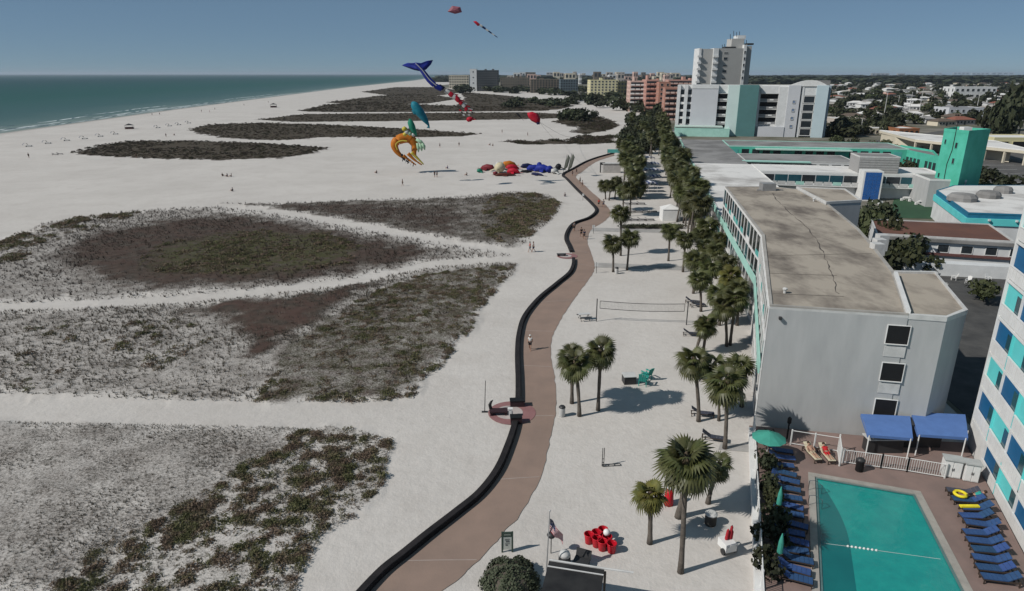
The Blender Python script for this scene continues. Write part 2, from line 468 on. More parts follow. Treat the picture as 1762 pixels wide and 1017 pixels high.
# ------------------------------------------------------------------ sea
def sea_material():
    m = bpy.data.materials.new('sea_water'); m.use_nodes = True
    nt = m.node_tree; N = nt.nodes; L = nt.links; b = N['Principled BSDF']
    b.inputs['Roughness'].default_value = .45; b.inputs['Specular IOR Level'].default_value = .04
    at = N.new('ShaderNodeAttribute'); at.attribute_name = 'offshore'
    geo = N.new('ShaderNodeNewGeometry')
    mp = N.new('ShaderNodeMapping'); mp.inputs['Scale'].default_value = (1, .35, 1); mp.inputs['Rotation'].default_value = (0, 0, R(-8))
    L.new(geo.outputs['Position'], mp.inputs[0])
    n = N.new('ShaderNodeTexNoise'); n.inputs['Scale'].default_value = .022; n.inputs['Detail'].default_value = 6
    L.new(mp.outputs[0], n.inputs['Vector'])
    ad = N.new('ShaderNodeMath'); ad.operation = 'MULTIPLY_ADD'; ad.inputs[1].default_value = 60; L.new(n.outputs['Fac'], ad.inputs[0]); L.new(at.outputs['Fac'], ad.inputs[2])
    dv = N.new('ShaderNodeMath'); dv.operation = 'DIVIDE'; dv.inputs[1].default_value = 1200; L.new(ad.outputs[0], dv.inputs[0])
    cr = N.new('ShaderNodeValToRGB'); L.new(dv.outputs[0], cr.inputs[0])
    e = cr.color_ramp.elements
    e[0].position = .022; e[0].color = (.20, .24, .22, 1)
    e[1].position = .05; e[1].color = (.085, .14, .135, 1)
    for p, c in ((.10, (.045, .100, .098)), (.25, (.020, .080, .068)), (.6, (.013, .064, .057)), (1., (.011, .053, .052))):
        q = e.new(p); q.color = (*c, 1)
    L.new(cr.outputs[0], b.inputs['Base Color'])
    n2 = N.new('ShaderNodeTexNoise'); n2.inputs['Scale'].default_value = .5; n2.inputs['Detail'].default_value = 5
    L.new(mp.outputs[0], n2.inputs['Vector'])
    bp = N.new('ShaderNodeBump'); bp.inputs['Strength'].default_value = .5; bp.inputs['Distance'].default_value = .5
    L.new(n2.outputs['Fac'], bp.inputs['Height']); L.new(bp.outputs[0], b.inputs['Normal'])
    return m
def sea():
    ys = np.concatenate([np.linspace(-80, 100, 6), np.linspace(130, 1500, 60), np.geomspace(1600, 30000, 24)])
    offs = np.array([-4, 2, 8, 15, 25, 40, 60, 90, 140, 220, 400, 700, 1200, 2500, 6000, 14000, 40000.])
    X = shore_x(ys)[:, None]-offs[None, :]; Y = np.repeat(ys[:, None], len(offs), 1)
    V = np.stack([X, Y, np.full(X.shape, -.12)], -1).reshape(-1, 3)
    n, m = X.shape; i = np.arange(n*m).reshape(n, m)
    F = np.stack([i[:-1, 1:], i[:-1, :-1], i[1:, :-1], i[1:, 1:]], -1).reshape(-1, 4)
    me = fast_mesh('sea', V, F, sea_material())
    at = me.attributes.new('offshore', 'FLOAT', 'POINT')
    at.data.foreach_set('value', np.repeat(offs[None, :], n, 0).astype(np.float32).ravel())
    tag(link('sea', me), kind='structure')
    # breaking wave crests: low ragged ridges
    foam = mat('foam', (.62, .66, .66), .8, (.45, .52, .52), .4)
    w = MB(); r = random.Random(3)
    for off, y0, y1, wd in ((5, 150, 1300, 1.6), (13, 240, 420, 2.2), (17, 300, 345, 3.0), (15, 440, 700, 2.4), (24, 395, 470, 2.6), (22, 330, 380, 1.6), (32, 470, 620, 2.2), (9, 500, 1000, 1.6), (28, 720, 980, 2.4)):
        y = y0; prev = None
        while y < y1:
            k = min(1, (y-y0)/25, (y1-y)/25)
            ww = max(.05, wd*k*(.4+.9*r.random())*(0.25 if r.random() < .22 else 1))
            o = off+2*math.sin(y*.045+off)+r.uniform(-.6, .6)
            x = float(shore_x(y))-o
            a = w.vert((x-ww/2, y, -.10)); c = w.vert((x, y, .02+.12*k)); d = w.vert((x+ww/2, y, -.10))
            if prev: w.face((prev[1], c, a, prev[0])); w.face((prev[2], d, c, prev[1]))
            prev = (a, c, d); y += 3.5+y*.004
    tag(w.build('surf_foam', foam), 'white lines of small surf breaking along the shore', 'surf', kind='stuff')
sea()

# ------------------------------------------------------------------ inland ground, lots and streets
def sheet(name, pts, z, m):
    q = MB(); q.prism([(p[0], p[1]) for p in pts], z-.012, z)
    return tag(q.build(name, m), kind='structure')
m_town = mat('town_ground', (.085, .085, .055), .95, (.19, .175, .15), .05, detail=6, contrast=(.42, .6))
m_asph = mat('asphalt', (.075, .073, .072), .95, (.11, .105, .10), .4)
m_conc = mat('concrete', (.36, .35, .335), .9, (.27, .26, .25), .7)
m_court = mat('courtyard_paving', (.085, .083, .08), .9, (.05, .05, .05), .5)  # paving colour darkened to hold the shade behind the hotel
sheet('town_ground', [(34,20),(42,92),(49,115),(64,240),(80,330),(98,470),(112,560),(128,740),(128,900),(40,1150),(-60,1260),(-150,1440),(-180,1700),(200,7800),(6000,7800),(6000,1500),(900,300),(200,20)], .03, m_town)
sheet('hotel_courtyard', [(36,30),(40,74),(42,96),(52,128),(100,122),(112,60),(80,20)], .055, m_court)
sheet('parking_lot', [G(1430,292).xy,G(1545,262).xy,G(1640,252).xy,G(1790,252).xy,G(1790,330).xy,G(1580,330).xy], .06, m_asph)
# white bay lines of the parking lot
q = MB()
for k in range(9):
    p = G(1705+4*k, 262+7.5*k); q.box(p.x-5, p.x+5, p.y-.08, p.y+.08, .061, .066)
tag(q.build('parking_lines', mat('road_paint', (.7,.7,.68), .8)), kind='structure')
sheet('street', [G(1425,262).xy,G(1480,246).xy,G(1640,222).xy,G(1770,214).xy,G(1770,218).xy,G(1640,227).xy,G(1480,252).xy,G(1425,270).xy], .065, m_asph)

# ------------------------------------------------------------------ promenade and its low seawall
STN = [  # wall left edge, path left edge is wall + .75 m, path right edge (photo points on the ground)
 ((600,1040),(735,1040)),((650,987),(800,987)),((690,955),(828,960)),((732,921),(858,927)),((780,884),(892,889)),((820,851),(918,848)),((850,812),(934,810)),((868,772),(944,770)),((880,736),(951,735)),
 ((886,700),(956,700)),((887,655),(955,655)),((886,612),(948,615)),((889,578),(951,580)),((899,547),(966,548)),((924,516),(990,512)),((954,491),(1008,488)),((979,469),(1020,470)),
 ((984,447),(1023,455)),((977,426),(1017,434)),((971,408),(1011,414)),((984,387),(1018,395)),((1012,376),(1040,381)),((1024,363),(1051,366)),((1014,349),(1039,349)),((992,328),(1021,333)),((974,309),(1004,317)),((967,301),(991,304)),((985,291),(1003,295)),((1005,280),(1017,284)),((1026,272),(1032,276)),((1055,264),(1057,268))]
WL = catmull([G(*s[0]) for s in STN], 7)
WR = catmull([G(*s[1]) for s in STN], 7)
def offs_line(P, d):
    out = []
    for i, p in enumerate(P):
        t = (P[min(i+1, len(P)-1)]-P[max(i-1, 0)]); t.z = 0; t.normalize()
        out.append(p+Vector((t.y, -t.x, 0))*d)
    return out
WI = offs_line(WL, .50)
m_walk = mat('walkway_concrete', (.268, .193, .156), .88, (.222, .163, .134), .3, bump=.15, bscale=9)
m_joint = mat('walkway_joint', (.36, .30, .27), .9)
q = MB(); pr = None
for i, (a, c) in enumerate(zip(offs_line(WL, .3), WR)):
    ids = [q.vert(a+Vector((0,0,.035))), q.vert(a.lerp(c,.5)+Vector((0,0,.05))), q.vert(c+Vector((.09*noise1(c.y*2.1,c.x*1.7)+rnd.uniform(-.025,.025),0,.032)))]
    if pr: q.face((pr[0],pr[1],ids[1],ids[0])); q.face((pr[1],pr[2],ids[2],ids[1]))
    pr = ids
walkway = tag(q.build('walkway', m_walk), kind='structure')
acc = 0; nxt = 4.
for i in range(1, len(WI)-1):
    acc += (WI[i]-WI[i-1]).length
    if acc > nxt and WI[i].y < 125:
        nxt += 9.5
        a, c = WI[i].copy(), WR[i].copy(); t = (WI[i+1]-WI[i-1]).normalized()*.04
        q = MB(); q.poly([a-t+Vector((0,0,.05)), c-t+Vector((0,0,.05)), c+t+Vector((0,0,.05)), a+t+Vector((0,0,.05))])
        mid = a.lerp(c,.5)
        q = MB()
        for s0, s1 in ((.04,.5),(.5,.97)):
            p0, p1 = a.lerp(c,s0), a.lerp(c,s1)
            z0 = .035+.030*(1-abs(s0-.5)*2)*.5+.006; z1 = .035+.030*(1-abs(s1-.5)*2)*.5+.006
            q.poly([p0-t+Vector((0,0,z0)), p1-t+Vector((0,0,z1)), p1+t+Vector((0,0,z1)), p0+t+Vector((0,0,z0))])
        o = q.build('expansion_joint', m_joint, walkway)
m_wall = mat('dark_seawall', (.012, .011, .012), .9, (.022, .019, .020), 1.2, bump=.2)
def seawall(i0, i1, label):
    base = WL[(i0+i1)//2]
    t = thing('seawall', label, 'wall', (base.x, base.y, 0), group='dark low wall pieces along the walkway')
    q = MB(t.location); rows = []
    for i in range(i0, i1+1):
        a, c = WL[i], WI[i]
        z = .42
        rows.append([q.vert((a.x,a.y,-.1)), q.vert((a.x,a.y,z-.05)), q.vert(a.lerp(c,.08)+Vector((0,0,z))), q.vert(a.lerp(c,.92)+Vector((0,0,z))), q.vert((c.x,c.y,z-.05)), q.vert((c.x,c.y,-.1))])
    for r0, r1 in zip(rows, rows[1:]):
        for k in range(5): q.face((r0[k+1], r0[k], r1[k], r1[k+1]))
    q.face(rows[0]); q.face(rows[-1][::-1])
    q.build('wall_body', m_wall, t)
    return t
def wall_idx(v): return min(range(len(WL)), key=lambda i: (WL[i]-G(0, v)).y**2 if i > 0 else 1e9)
iA, iB = wall_idx(724), wall_idx(693); iC, iD = wall_idx(446), wall_idx(436)
seawall(0, iA, 'curving black low wall left of the walkway, nearest piece, up to the round pad')
seawall(iB, iC, 'curving black low wall left of the walkway, middle piece beside the cyclist')
seawall(iD, len(WL)-1, 'black low wall winding along the far end of the walkway to the trees')

# cross paths over the sand, from the hotel to the promenade
def strip(name, pts, z=.03, m=m_conc):
    return sheet(name, [G(*p).xy for p in pts], z, m)
strip('sand_path', [(1022,452),(1190,459),(1190,466),(1022,460)])
strip('sand_path', [(1018,392),(1160,395),(1160,401),(1016,398)])
strip('sand_path', [(1240,763),(1300,766),(1300,779),(1236,774)])
# ------------------------------------------------------------------ dune vegetation
m_tuft = mat('dry_grass', (.160, .138, .115), .9, (.075, .067, .050), .6, contrast=(.4,.6), trans=.15)
m_tuftd = mat('dark_dry_grass', (.068,.054,.045), .9, (.040,.034,.028), .3, contrast=(.4,.6), trans=.1)
m_isle = mat('island_scrub', (.040,.040,.020), .9, (.058,.042,.034), .25, contrast=(.42,.58))
m_tuftg = mat('dune_greenery', (.122, .124, .058), .85, (.178, .130, .096), .75, contrast=(.42,.58), trans=.2)
def blade_tuft(seed, n, h, spread, w):
    r = random.Random(seed); V = []; F = []
    for k in range(n):
        a = r.uniform(0, 6.283); l = h*r.uniform(.6, 1.1); s = spread*r.uniform(.4, 1.2); b = r.uniform(0, .25)*spread
        bx, by = b*math.cos(a), b*math.sin(a); px, py = -math.sin(a)*w/2, math.cos(a)*w/2
        i = len(V)
        V += [(bx-px, by-py, 0), (bx+px, by+py, 0), (bx+s*math.cos(a), by+s*math.sin(a), l)]
        F.append((i, i+1, i+2))
    return np.array(V), np.array(F)
def leaf_clump(seed, n, leaf):
    r = random.Random(seed); V = []; F = []
    for k in range(n):
        a = r.uniform(0, 6.283); e = math.asin(r.random()**.8); rad = r.uniform(.65, 1.)*(1+.25*math.sin(3*a+seed))
        c = Vector((math.cos(a)*math.cos(e)*rad, math.sin(a)*math.cos(e)*rad, math.sin(e)*rad*.42))
        d = Vector((r.gauss(0,1), r.gauss(0,1), r.gauss(0,.6)+.2)).normalized()
        u = d.cross(Vector((r.gauss(0,1), r.gauss(0,1), r.gauss(0,1)))).normalized()*leaf*r.uniform(.6,1.3)
        i = len(V)
        V += [tuple(c-u*.45-d*leaf*.2), tuple(c+u*.45-d*leaf*.2), tuple(c+d*leaf*1.3)]
        F.append((i, i+1, i+2))
    return np.array(V), np.array(F)
def scatter(name, poly, n, variants, smin, smax, m, label, cat, seed, zone=None, thin=None):
    r = np.random.RandomState(seed)
    P = np.array([(p[0], p[1]) for p in poly]); lo, hi = P.min(0), P.max(0)
    lo = np.maximum(lo, [-420, 22]); hi = np.minimum(hi, [140, 1700])
    pts = []
    cnt = 0
    while cnt < n:
        Q = lo+(hi-lo)*r.rand(n*2, 2)
        # more of them where they show larger
        ins = in_poly(Q[:,0], Q[:,1], poly)
        if thin is not None: ins &= r.rand(len(Q)) < thin(Q[:,0], Q[:,1])
        ins &= np.abs(Q[:,0]) < Q[:,1]*.88+6
        Q = Q[ins]; pts.append(Q); cnt += len(Q)
        if len(pts) > 60: break
    Q = np.concatenate(pts)[:n]
    Vs = []; Fs = []; base = 0
    var = r.randint(0, len(variants), len(Q)); sc = smin+(smax-smin)*r.rand(len(Q))**2.1; an = r.rand(len(Q))*6.283
    for k, (v, f) in enumerate(variants):
        s = var == k; q = Q[s]; c, sn, S = np.cos(an[s]), np.sin(an[s]), sc[s]
        x = (v[None,:,0]*c[:,None]-v[None,:,1]*sn[:,None])*S[:,None]+q[:,0:1]
        y = (v[None,:,0]*sn[:,None]+v[None,:,1]*c[:,None])*S[:,None]+q[:,1:2]
        z = v[None,:,2]*S[:,None]*(.7+.9*r.rand(len(q)))[:,None]+.08+0*x
        nn = len(q)
        Vs.append(np.stack([x,y,z],-1).reshape(-1,3))
        Fs.append((f[None]+(np.arange(nn)*len(v))[:,None,None]+base).reshape(-1,3)); base += nn*len(v)
    me = fast_mesh(name, np.concatenate(Vs), np.concatenate(Fs), m)
    return tag(link(name, me), label, cat, kind='stuff')
TUFT = [blade_tuft(s, 7, .30, .22, .055) for s in range(6)]
CLUMP = [leaf_clump(s, 64, .21) for s in range(6)]
def patchy(scale, thr, seed):
    return lambda x, y: np.clip((vnoise(x, y, scale, seed)*.6+vnoise(x, y, scale*2.7, seed+1)*.4-thr)*5, .04, 1)
DB = gp([(60,1030),(160,950),(300,880),(420,800),(520,740),(560,737),(620,742),(682,764),(668,790),(660,832),(612,888),(565,918),(530,955),(500,1030)])
CB = gp([(440,690),(470,640),(540,575),(620,515),(720,475),(885,456),(862,490),(842,515),(822,545),(806,575),(782,600),(762,632),(728,655),(716,680),(660,692)])
BB = gp([(830,352),(870,333),(930,334),(962,350),(955,370),(915,405),(880,424),(830,405)])
AG = gp([(230,455),(270,425),(340,405),(450,398),(560,402),(620,425),(600,455),(500,470),(380,475),(280,472)])
AL = gp([(-40,430),(60,398),(130,375),(240,366),(200,385),(120,405),(60,430),(40,450),(-40,460)])
scatter('dune_grass', D_POLY, 22000, TUFT, .22, .60, m_tuft, 'fine grey dry grass of the nearest dune patch, bottom left', 'grass', 11)
scatter('dune_grass', C_POLY, 15000, TUFT, .5, 1.3, m_tuft, 'dry grey grass of the dune patch below the lower trail', 'grass', 12)
scatter('dune_grass', A_POLY, 13000, TUFT, .5, 1.4, m_tuftd, 'dry brown grass of the oval dune patch between the two trails', 'grass', 13)
scatter('dune_grass', B_POLY, 6000, TUFT, .5, 1.4, m_tuftd, 'dry grass of the dune patch above the upper trail', 'grass', 14)
scatter('dune_shrubs', DB, 3000, CLUMP, .08, .50, m_tuftg, 'low green and brown dune shrubs at the bottom left beside the walkway sand', 'shrubs', 15, thin=patchy(1.25, .46, 21))
scatter('dune_shrubs', CB, 4800, CLUMP, .12, .55, m_tuftg, 'dark low shrubs on the slanting right edge of the middle dune patch', 'shrubs', 16, thin=patchy(.8, .45, 22))
scatter('dune_shrubs', BB, 1300, CLUMP, .25, .95, m_tuftg, 'dark low shrubs at the right tip of the upper dune patch', 'shrubs', 17, thin=patchy(.2, .38, 23))
scatter('dune_shrubs', AG, 1100, CLUMP, .3, .9, m_tuftg, 'olive green ground cover in the middle of the oval dune patch', 'shrubs', 18, thin=patchy(.15, .35, 24))
scatter('dune_shrubs', AL, 420, CLUMP, .3, 1.0, m_tuftg, 'dark scattered shrubs at the left end of the oval dune patch', 'shrubs', 19, thin=patchy(.12, .40, 25))
CL = gp([(30,560),(300,540),(420,620),(440,685),(30,675)])
scatter('dune_shrubs', CL, 120, CLUMP, .25, .8, m_tuftg, 'few dark shrubs on the left half of the middle dune patch', 'shrubs', 20, thin=patchy(.2, .48, 26))
for k, (q, n, lb) in enumerate(zip(ISLES, (2600,2900,2400,1900,1200,700,1200,420,420,360,160), ('first low brown dune island off the open sand, nearest the sea','long dune island below the blue teal fish kite','thin long dune island behind the red kite','dune island crossed by the red and white kite tail','far dune island near the point','farthest dune island at the point','brushy dune strip below the far dark hotel','dune spot under the bushes left of the sandy lane','upper of two brown dune spots beside the sandy lane','lower of two brown dune spots beside the sandy lane','thin dry streak of plants on the open sand'))):
    scatter('dune_scrub', q, n, CLUMP, .25, .85+.8*(k > 2), m_isle, lb+', low scrub', 'scrub', 40+k, thin=patchy(.06, .22, 60+k))
# ------------------------------------------------------------------ palms
m_trunk = mat('palm_trunk', (.13, .112, .095), .95, (.075, .065, .056), 2.2, bump=.5, bscale=9)
m_frond = mat('palm_frond', (.056, .066, .020), .5, (.092, .092, .034), 1.6, spec=.45, objvar=.3, trans=.22)
m_frondy = mat('palm_frond_yellow', (.15, .135, .030), .6, (.08, .09, .03), 1.4, objvar=.2, trans=.25)
m_dead = mat('palm_frond_dead', (.13, .098, .066), .9, (.08, .062, .045), 1.5, objvar=.2, trans=.15)
def add_fan(q, M, R0=.95, n=13, pet=.75, droop=.5, r=rnd):
    # costapalmate leaf: petiole along +X, then a fan of drooping segments
    def P(x, y, z): return M @ Vector((x, y, z))
    sag = lambda x: -droop*.22*x*x
    i = [q.vert(P(0,-.03,0)), q.vert(P(0,.03,0)), q.vert(P(pet,.02,sag(pet))), q.vert(P(pet,-.02,sag(pet)))]
    q.face(i)
    for k in range(n):
        a = (k/(n-1)-.5)*math.radians(230)
        L = R0*(1-.18*abs(a)/2)*r.uniform(.88,1.08)
        ca, sa = math.cos(a), math.sin(a); w = .085
        fold = -abs(sa)*.16
        def pt(l, s, dz):
            x = pet+ca*l-sa*s; y = sa*l+ca*s
            return P(x, y, sag(pet)+fold*l+dz-droop*.30*l*l-.10*droop*max(0,x)**2*.4)
        b = q.vert(pt(.02,0,0)); m1 = q.vert(pt(L*.55,-w,0)); m2 = q.vert(pt(L*.55,w,-.015)); t = q.vert(pt(L,0,-.16*droop*L-.05))
        q.face((b,m1,m2)); q.face((m1,t,m2))
def frond_dirs(n, seed, lo=-58, hi=72):
    r = random.Random(seed); out = []
    for k in range(n):
        f = (k+.5)/n
        el = hi-(hi-lo)*f**.9+r.uniform(-8,8)
        az = k*137.5+r.uniform(-14,14)
        out.append((az, el, r.uniform(.85,1.12)))
    return out
def dir_matrix(az, el, s=1, roll=0):
    return Matrix.Rotation(R(az),4,'Z') @ Matrix.Rotation(R(-el),4,'Y') @ Matrix.Rotation(R(roll),4,'X') @ Matrix.Scale(s,4)
FROND_ME = {}
for nm, mm in (('green', m_frond), ('yellow', m_frondy)):
    FROND_ME[nm] = []
    for s in range(3):
        q = MB(); add_fan(q, Matrix.Identity(4), .84+.06*s, 16, .6+.08*s, .9+.3*s, random.Random(s)); FROND_ME[nm].append(q.mesh('frond', mm))
q = MB(); add_fan(q, Matrix.Identity(4), .8, 11, .6, 1.5, random.Random(9)); DEAD_ME = q.mesh('frond', m_dead)
def crown_mesh(seed, n, dead, yellow=False):
    q = MB(); r = random.Random(seed)
    q.lathe([(.10,-.35),(.17,-.15),(.20,.05),(.12,.3),(.03,.45)], 7)
    for az, el, s in frond_dirs(n, seed): add_fan(q, dir_matrix(az, el, s, r.uniform(-25,25)), .86, 12, .65, 1.1, r)
    q.cur = 1
    for k in range(dead): add_fan(q, dir_matrix(r.uniform(0,360), r.uniform(-75,-45), r.uniform(.8,1)), .75, 8, .6, 1.2, r)
    return q.mesh('crown', [m_frondy if yellow else m_frond, m_dead])
CROWNS = [crown_mesh(s, 40+3*s, (3,6,9,4)[s]) for s in range(4)]
CROWN_Y = crown_mesh(9, 30, 8, True)
q = MB(); q.lathe([(.13,-.45),(.2,-.2),(.22,.05),(.13,.3),(.03,.48)], 9); CROWN_CORE = q.mesh('crown', m_dead)
def trunk_mesh(h, lean, r0, seed):
    r = random.Random(seed); q = MB(); path = []; rad = []
    n = 9
    for k in range(n+1):
        t = k/n
        path.append((lean[0]*t**1.4, lean[1]*t**1.4, h*t-.1*(k == 0)))
        rad.append(r0*(1.25-.35*min(1,t*5)) if t < .25 else r0*(.9+.06*math.sin(t*20+seed)))
    q.smooth = True
    q.tube(path, rad, 9)
    return q.mesh('trunk', m_trunk), Vector(path[-1])
def palm(base, top, label, near=False, kind='green', sc=1., nf=34, dead=0, group='sabal palms on the sand strip', seed=None, r0=.16):
    seed = seed if seed is not None else rnd.randint(0, 9999)
    base = Vector(base); top = Vector(top)
    h = top.z-base.z
    t = thing('palm_tree', label, 'palm', base, group=group)
    me, tip = trunk_mesh(h, (top.x-base.x, top.y-base.y), r0, seed)
    link('trunk', me, t)
    if near:
        c = link('crown', CROWN_CORE, t, tip, rnd.uniform(0,6.28), sc)
        r = random.Random(seed)
        for k, (az, el, s) in enumerate(frond_dirs(nf, seed)):
            o = link('frond', FROND_ME[kind][0 if el > 45 else 1 if el > 5 else 2], c)
            o.matrix_local = dir_matrix(az, el, s, r.uniform(-25,25))
        for k in range(dead):
            o = link('frond', DEAD_ME, c); o.matrix_local = dir_matrix(r.uniform(0,360), r.uniform(-80,-45), r.uniform(.8,1.1))
            if k == 0: o['label'] = 'dead brown hanging frond'
    else:
        me = CROWN_Y if kind == 'yellow' else CROWNS[seed % 4]
        link('crown', me, t, tip, r.uniform(0,6.28) if False else (seed % 63)/10, sc)
    return t
def palm_px(b, c, label, **k):
    B = G(*b); T = A(c[0], c[1]+6, B.y)
    return palm(B, T, label, **k)
palm_px((1171,985),(1180,785),'tallest nearest palm with a huge dense green crown at the bottom right', near=True, sc=1.08, nf=54, dead=4)
palm_px((1118,935),(1119,843),'short yellow-green palm with drooping brown fronds next to the red cups', near=True, kind='yellow', sc=.72, nf=26, dead=7)
palm_px((1168,890),(1196,792),'palm half hidden behind the huge nearest crown, thick trunk', near=True, sc=.9, nf=30, dead=4, r0=.24)
palm_px((1218,866),(1237,793),'leaning palm just right of the huge nearest crown', near=True, sc=.72, nf=26, dead=5)
palm_px((1247,772),(1251,650),'tall palm with a wide green crown nearest the grey end wall', near=True, sc=1.08, nf=42, dead=2)
palm_px((1202,725),(1194,612),'slim dark trunked palm left of the wide crown by the end wall', near=True, sc=.95, nf=36, dead=6)
palm_px((1237,724),(1230,622),'thin trunked palm with a flared base behind the wide crown', near=True, sc=.8, nf=28, dead=2, r0=.12)
palm_px((997,716),(990,617),'front palm of the clump of three beside the walkway', near=True, sc=.95, nf=38, dead=3)
palm_px((1029,706),(1034,597),'right palm of the clump of three beside the walkway', near=True, sc=.95, nf=38, dead=1)
palm_px((984,694),(984,603),'rear left palm of the clump of three beside the walkway', near=True, sc=.85, nf=32, dead=1)
palm_px((1197,608),(1213,553),'brownish palm with a thin crown right of the volleyball net', near=True, sc=.85, nf=28, dead=10)
palm_px((1210,606),(1218,548),'green palm touching the brownish palm right of the volleyball net', near=True, sc=.8, nf=28, dead=4)
palm_px((1250,596),(1246,518),'left of two tall palms in front of the hotel balconies', near=True, sc=1.0, nf=36, dead=4)
palm_px((1256,594),(1266,506),'right of two tall palms in front of the hotel balconies', near=True, sc=1.0, nf=36, dead=4)
palm_px((1257,545),(1258,468),'yellowish palm close to the mint band of the hotel', kind='yellow', sc=1.0, near=True, nf=32, dead=4)
palm_px((1224,512),(1221,455),'palm above the net post with a full round crown', sc=1.15)
palm_px((1193,505),(1196,440),'palm at the end of the nearer grey cross path', sc=1.15)
palm_px((1232,480),(1232,425),'palm behind the full round crown near the net post', sc=1.1)
palm_px((1055,468),(1055,412),'left palm of the pair standing on the nearer grey cross path', sc=1.15)
palm_px((1079,465),(1084,402),'right palm of the pair standing on the nearer grey cross path', sc=1.1)
palm_px((1068,440),(1068,360),'lone dark palm just beyond the pair on the cross path', sc=1.2)
palm_px((1150,449),(1153,390),'palm at the right end of the farther grey cross path', sc=1.1)
palm_px((1042,343),(1040,312),'left palm of three beside the far bend of the walkway', sc=1.25)
palm_px((1048,345),(1052,312),'middle palm of three beside the far bend of the walkway', sc=1.2)
palm_px((1058,342),(1061,306),'right palm of three beside the far bend of the walkway', sc=1.15)
palm_px((1084,372),(1086,318),'palm with a broad dark crown left of the dark sand loungers', sc=1.6)
palm_px((1072,362),(1073,322),'palm beside the broad dark crown near the sand loungers', sc=1.3)
palm_px((1102,342),(1100,316),'palm left of the striped blue canopies', sc=1.5)
palm_px((1175,468),(1180,404),'palm in front of the palm row where the grey path ends', sc=1.1)
palm_px((1206,446),(1206,398),'palm at the near end of the long palm row', sc=1.1)
palm_px((1238,560),(1236,500),'palm squeezed between the balconies and the yellowish palm', sc=1.1, seed=41)
palm_px((1206,536),(1204,474),'palm left of the full round crown near the net post', sc=1.05, seed=42)
palm_px((1246,505),(1250,446),'palm close to the facade above the yellowish palm', sc=1.1, seed=43)
palm_px((1216,470),(1214,418),'palm behind the palm at the end of the nearer path', sc=1.1, seed=44)
palm_px((1240,452),(1240,405),'palm touching the mint band halfway along the hotel', sc=1.05, seed=45)
palm_px((1268,560),(1272,490),'palm leaning on the hotel facade behind the two tall palms', sc=1.0, seed=46)
palm_px((1276,700),(1272,625),'palm in the shade between the wide crown and the balconies', sc=.95, seed=47)
# the long row in front of the motel
r_ = random.Random(21)
used = []
def row_palm(x, y, h, s, lb, grp): palm((x, y, 0), (x+r_.uniform(-.8,.8), y+r_.uniform(-.6,.6), h), lb, sc=s, group=grp, seed=r_.randint(0, 9999))
for k in range(112):
    f = k/111
    v = 440-(440-218)*(f**.62)
    u0_ = np.interp(v, [205,240,265,300,350,400,440],[1120,1128,1150,1170,1186,1198,1206]); _hs = (r_.uniform(4,8.4), r_.uniform(1.1,1.6))
    u = u0_+r_.uniform(-1,1)*np.interp(v,[205,300,440],[36,40,20])
    p = G(u, v)
    if p.x > 33.1+(p.y-103.3)*.19-2.2 and p.y > 90: p.x = 33.1+(p.y-103.3)*.19-r_.uniform(2.4,6)
    row_palm(p.x, p.y, *_hs, '%s palm in the %s of the long row by the motel, %s' % ('short' if _hs[0] < 5.5 else 'tall' if _hs[0] > 7 else 'medium', 'near part' if f < .3 else 'far part' if f > .65 else 'middle part', 'nearer the sand' if u < u0_ else 'nearer the building'), 'palms in the long row along the motel')

for k in range(30):
    v = r_.uniform(262, 345); u = r_.uniform(np.interp(v,[262,300,345],[1066,1068,1080]), 1098 if v > 275 else 1120)
    p = G(u, v)
    row_palm(p.x, p.y, r_.uniform(4,6.5), r_.uniform(1.1,1.6), 'palm in the loose grove left of the striped canopies', 'palms in the grove by the striped canopies')
# ------------------------------------------------------------------ broadleaf trees
m_leaf = mat('tree_leaves', (.040, .050, .020), .7, (.060, .066, .030), .8, objvar=.35, trans=.15)
m_leafd = mat('dark_tree_leaves', (.026, .034, .018), .7, (.042, .046, .022), .8, objvar=.35, trans=.12)
m_bark = mat('tree_bark', (.10, .085, .07), .95)
def tree_mesh(seed, nl, leaf, lobes, tall=1.):
    r = random.Random(seed); V = []; F = []
    L = [(Vector((r.uniform(-.5,.5), r.uniform(-.5,.5), r.uniform(.1,.75)*tall)), r.uniform(.35,.6)) for _ in range(lobes)]
    for k in range(nl):
        c0, rad = L[k % lobes]
        d = Vector((r.gauss(0,1), r.gauss(0,1), r.gauss(0,.8))).normalized()
        c = c0+d*rad*r.uniform(.55,1.)
        if c.z < 0: c.z *= .3
        n = (d+Vector((r.gauss(0,.6), r.gauss(0,.6), r.gauss(0,.6)))).normalized()
        u = n.orthogonal().normalized(); u.rotate(Matrix.Rotation(r.uniform(0,6.28),3,n)); w = n.cross(u)
        s = leaf*r.uniform(.6,1.3); i = len(V)
        V += [tuple(c-u*s), tuple(c+w*s*.8), tuple(c+u*s), tuple(c-w*s*.8)]; F.append((i,i+1,i+2,i+3))
    return np.array(V), np.array(F)
TREES = {}
for nm, mm in (('leaf', m_leaf), ('dark', m_leafd)):
    TREES[nm] = [fast_mesh('crown', *tree_mesh(s, 420, .13, 7, (1,1,1.3,.8)[s]), mm) for s in range(4)]
    TREES[nm+'_far'] = [fast_mesh('crown', *tree_mesh(20+s, 130, .21, 5, (1,.7,1.2,.8)[s]), mm) for s in range(4)]
q = MB(); q.tube([(0,0,-.1),(.03,0,.5),(-.02,.03,1)], [.12,.08,.05], 6)
for a in range(3): q.tube([(0,0,.6),(.35*math.cos(a*2.1),.35*math.sin(a*2.1),1.1)], [.05,.025], 5)
TRUNK = q.mesh('trunk', m_bark)
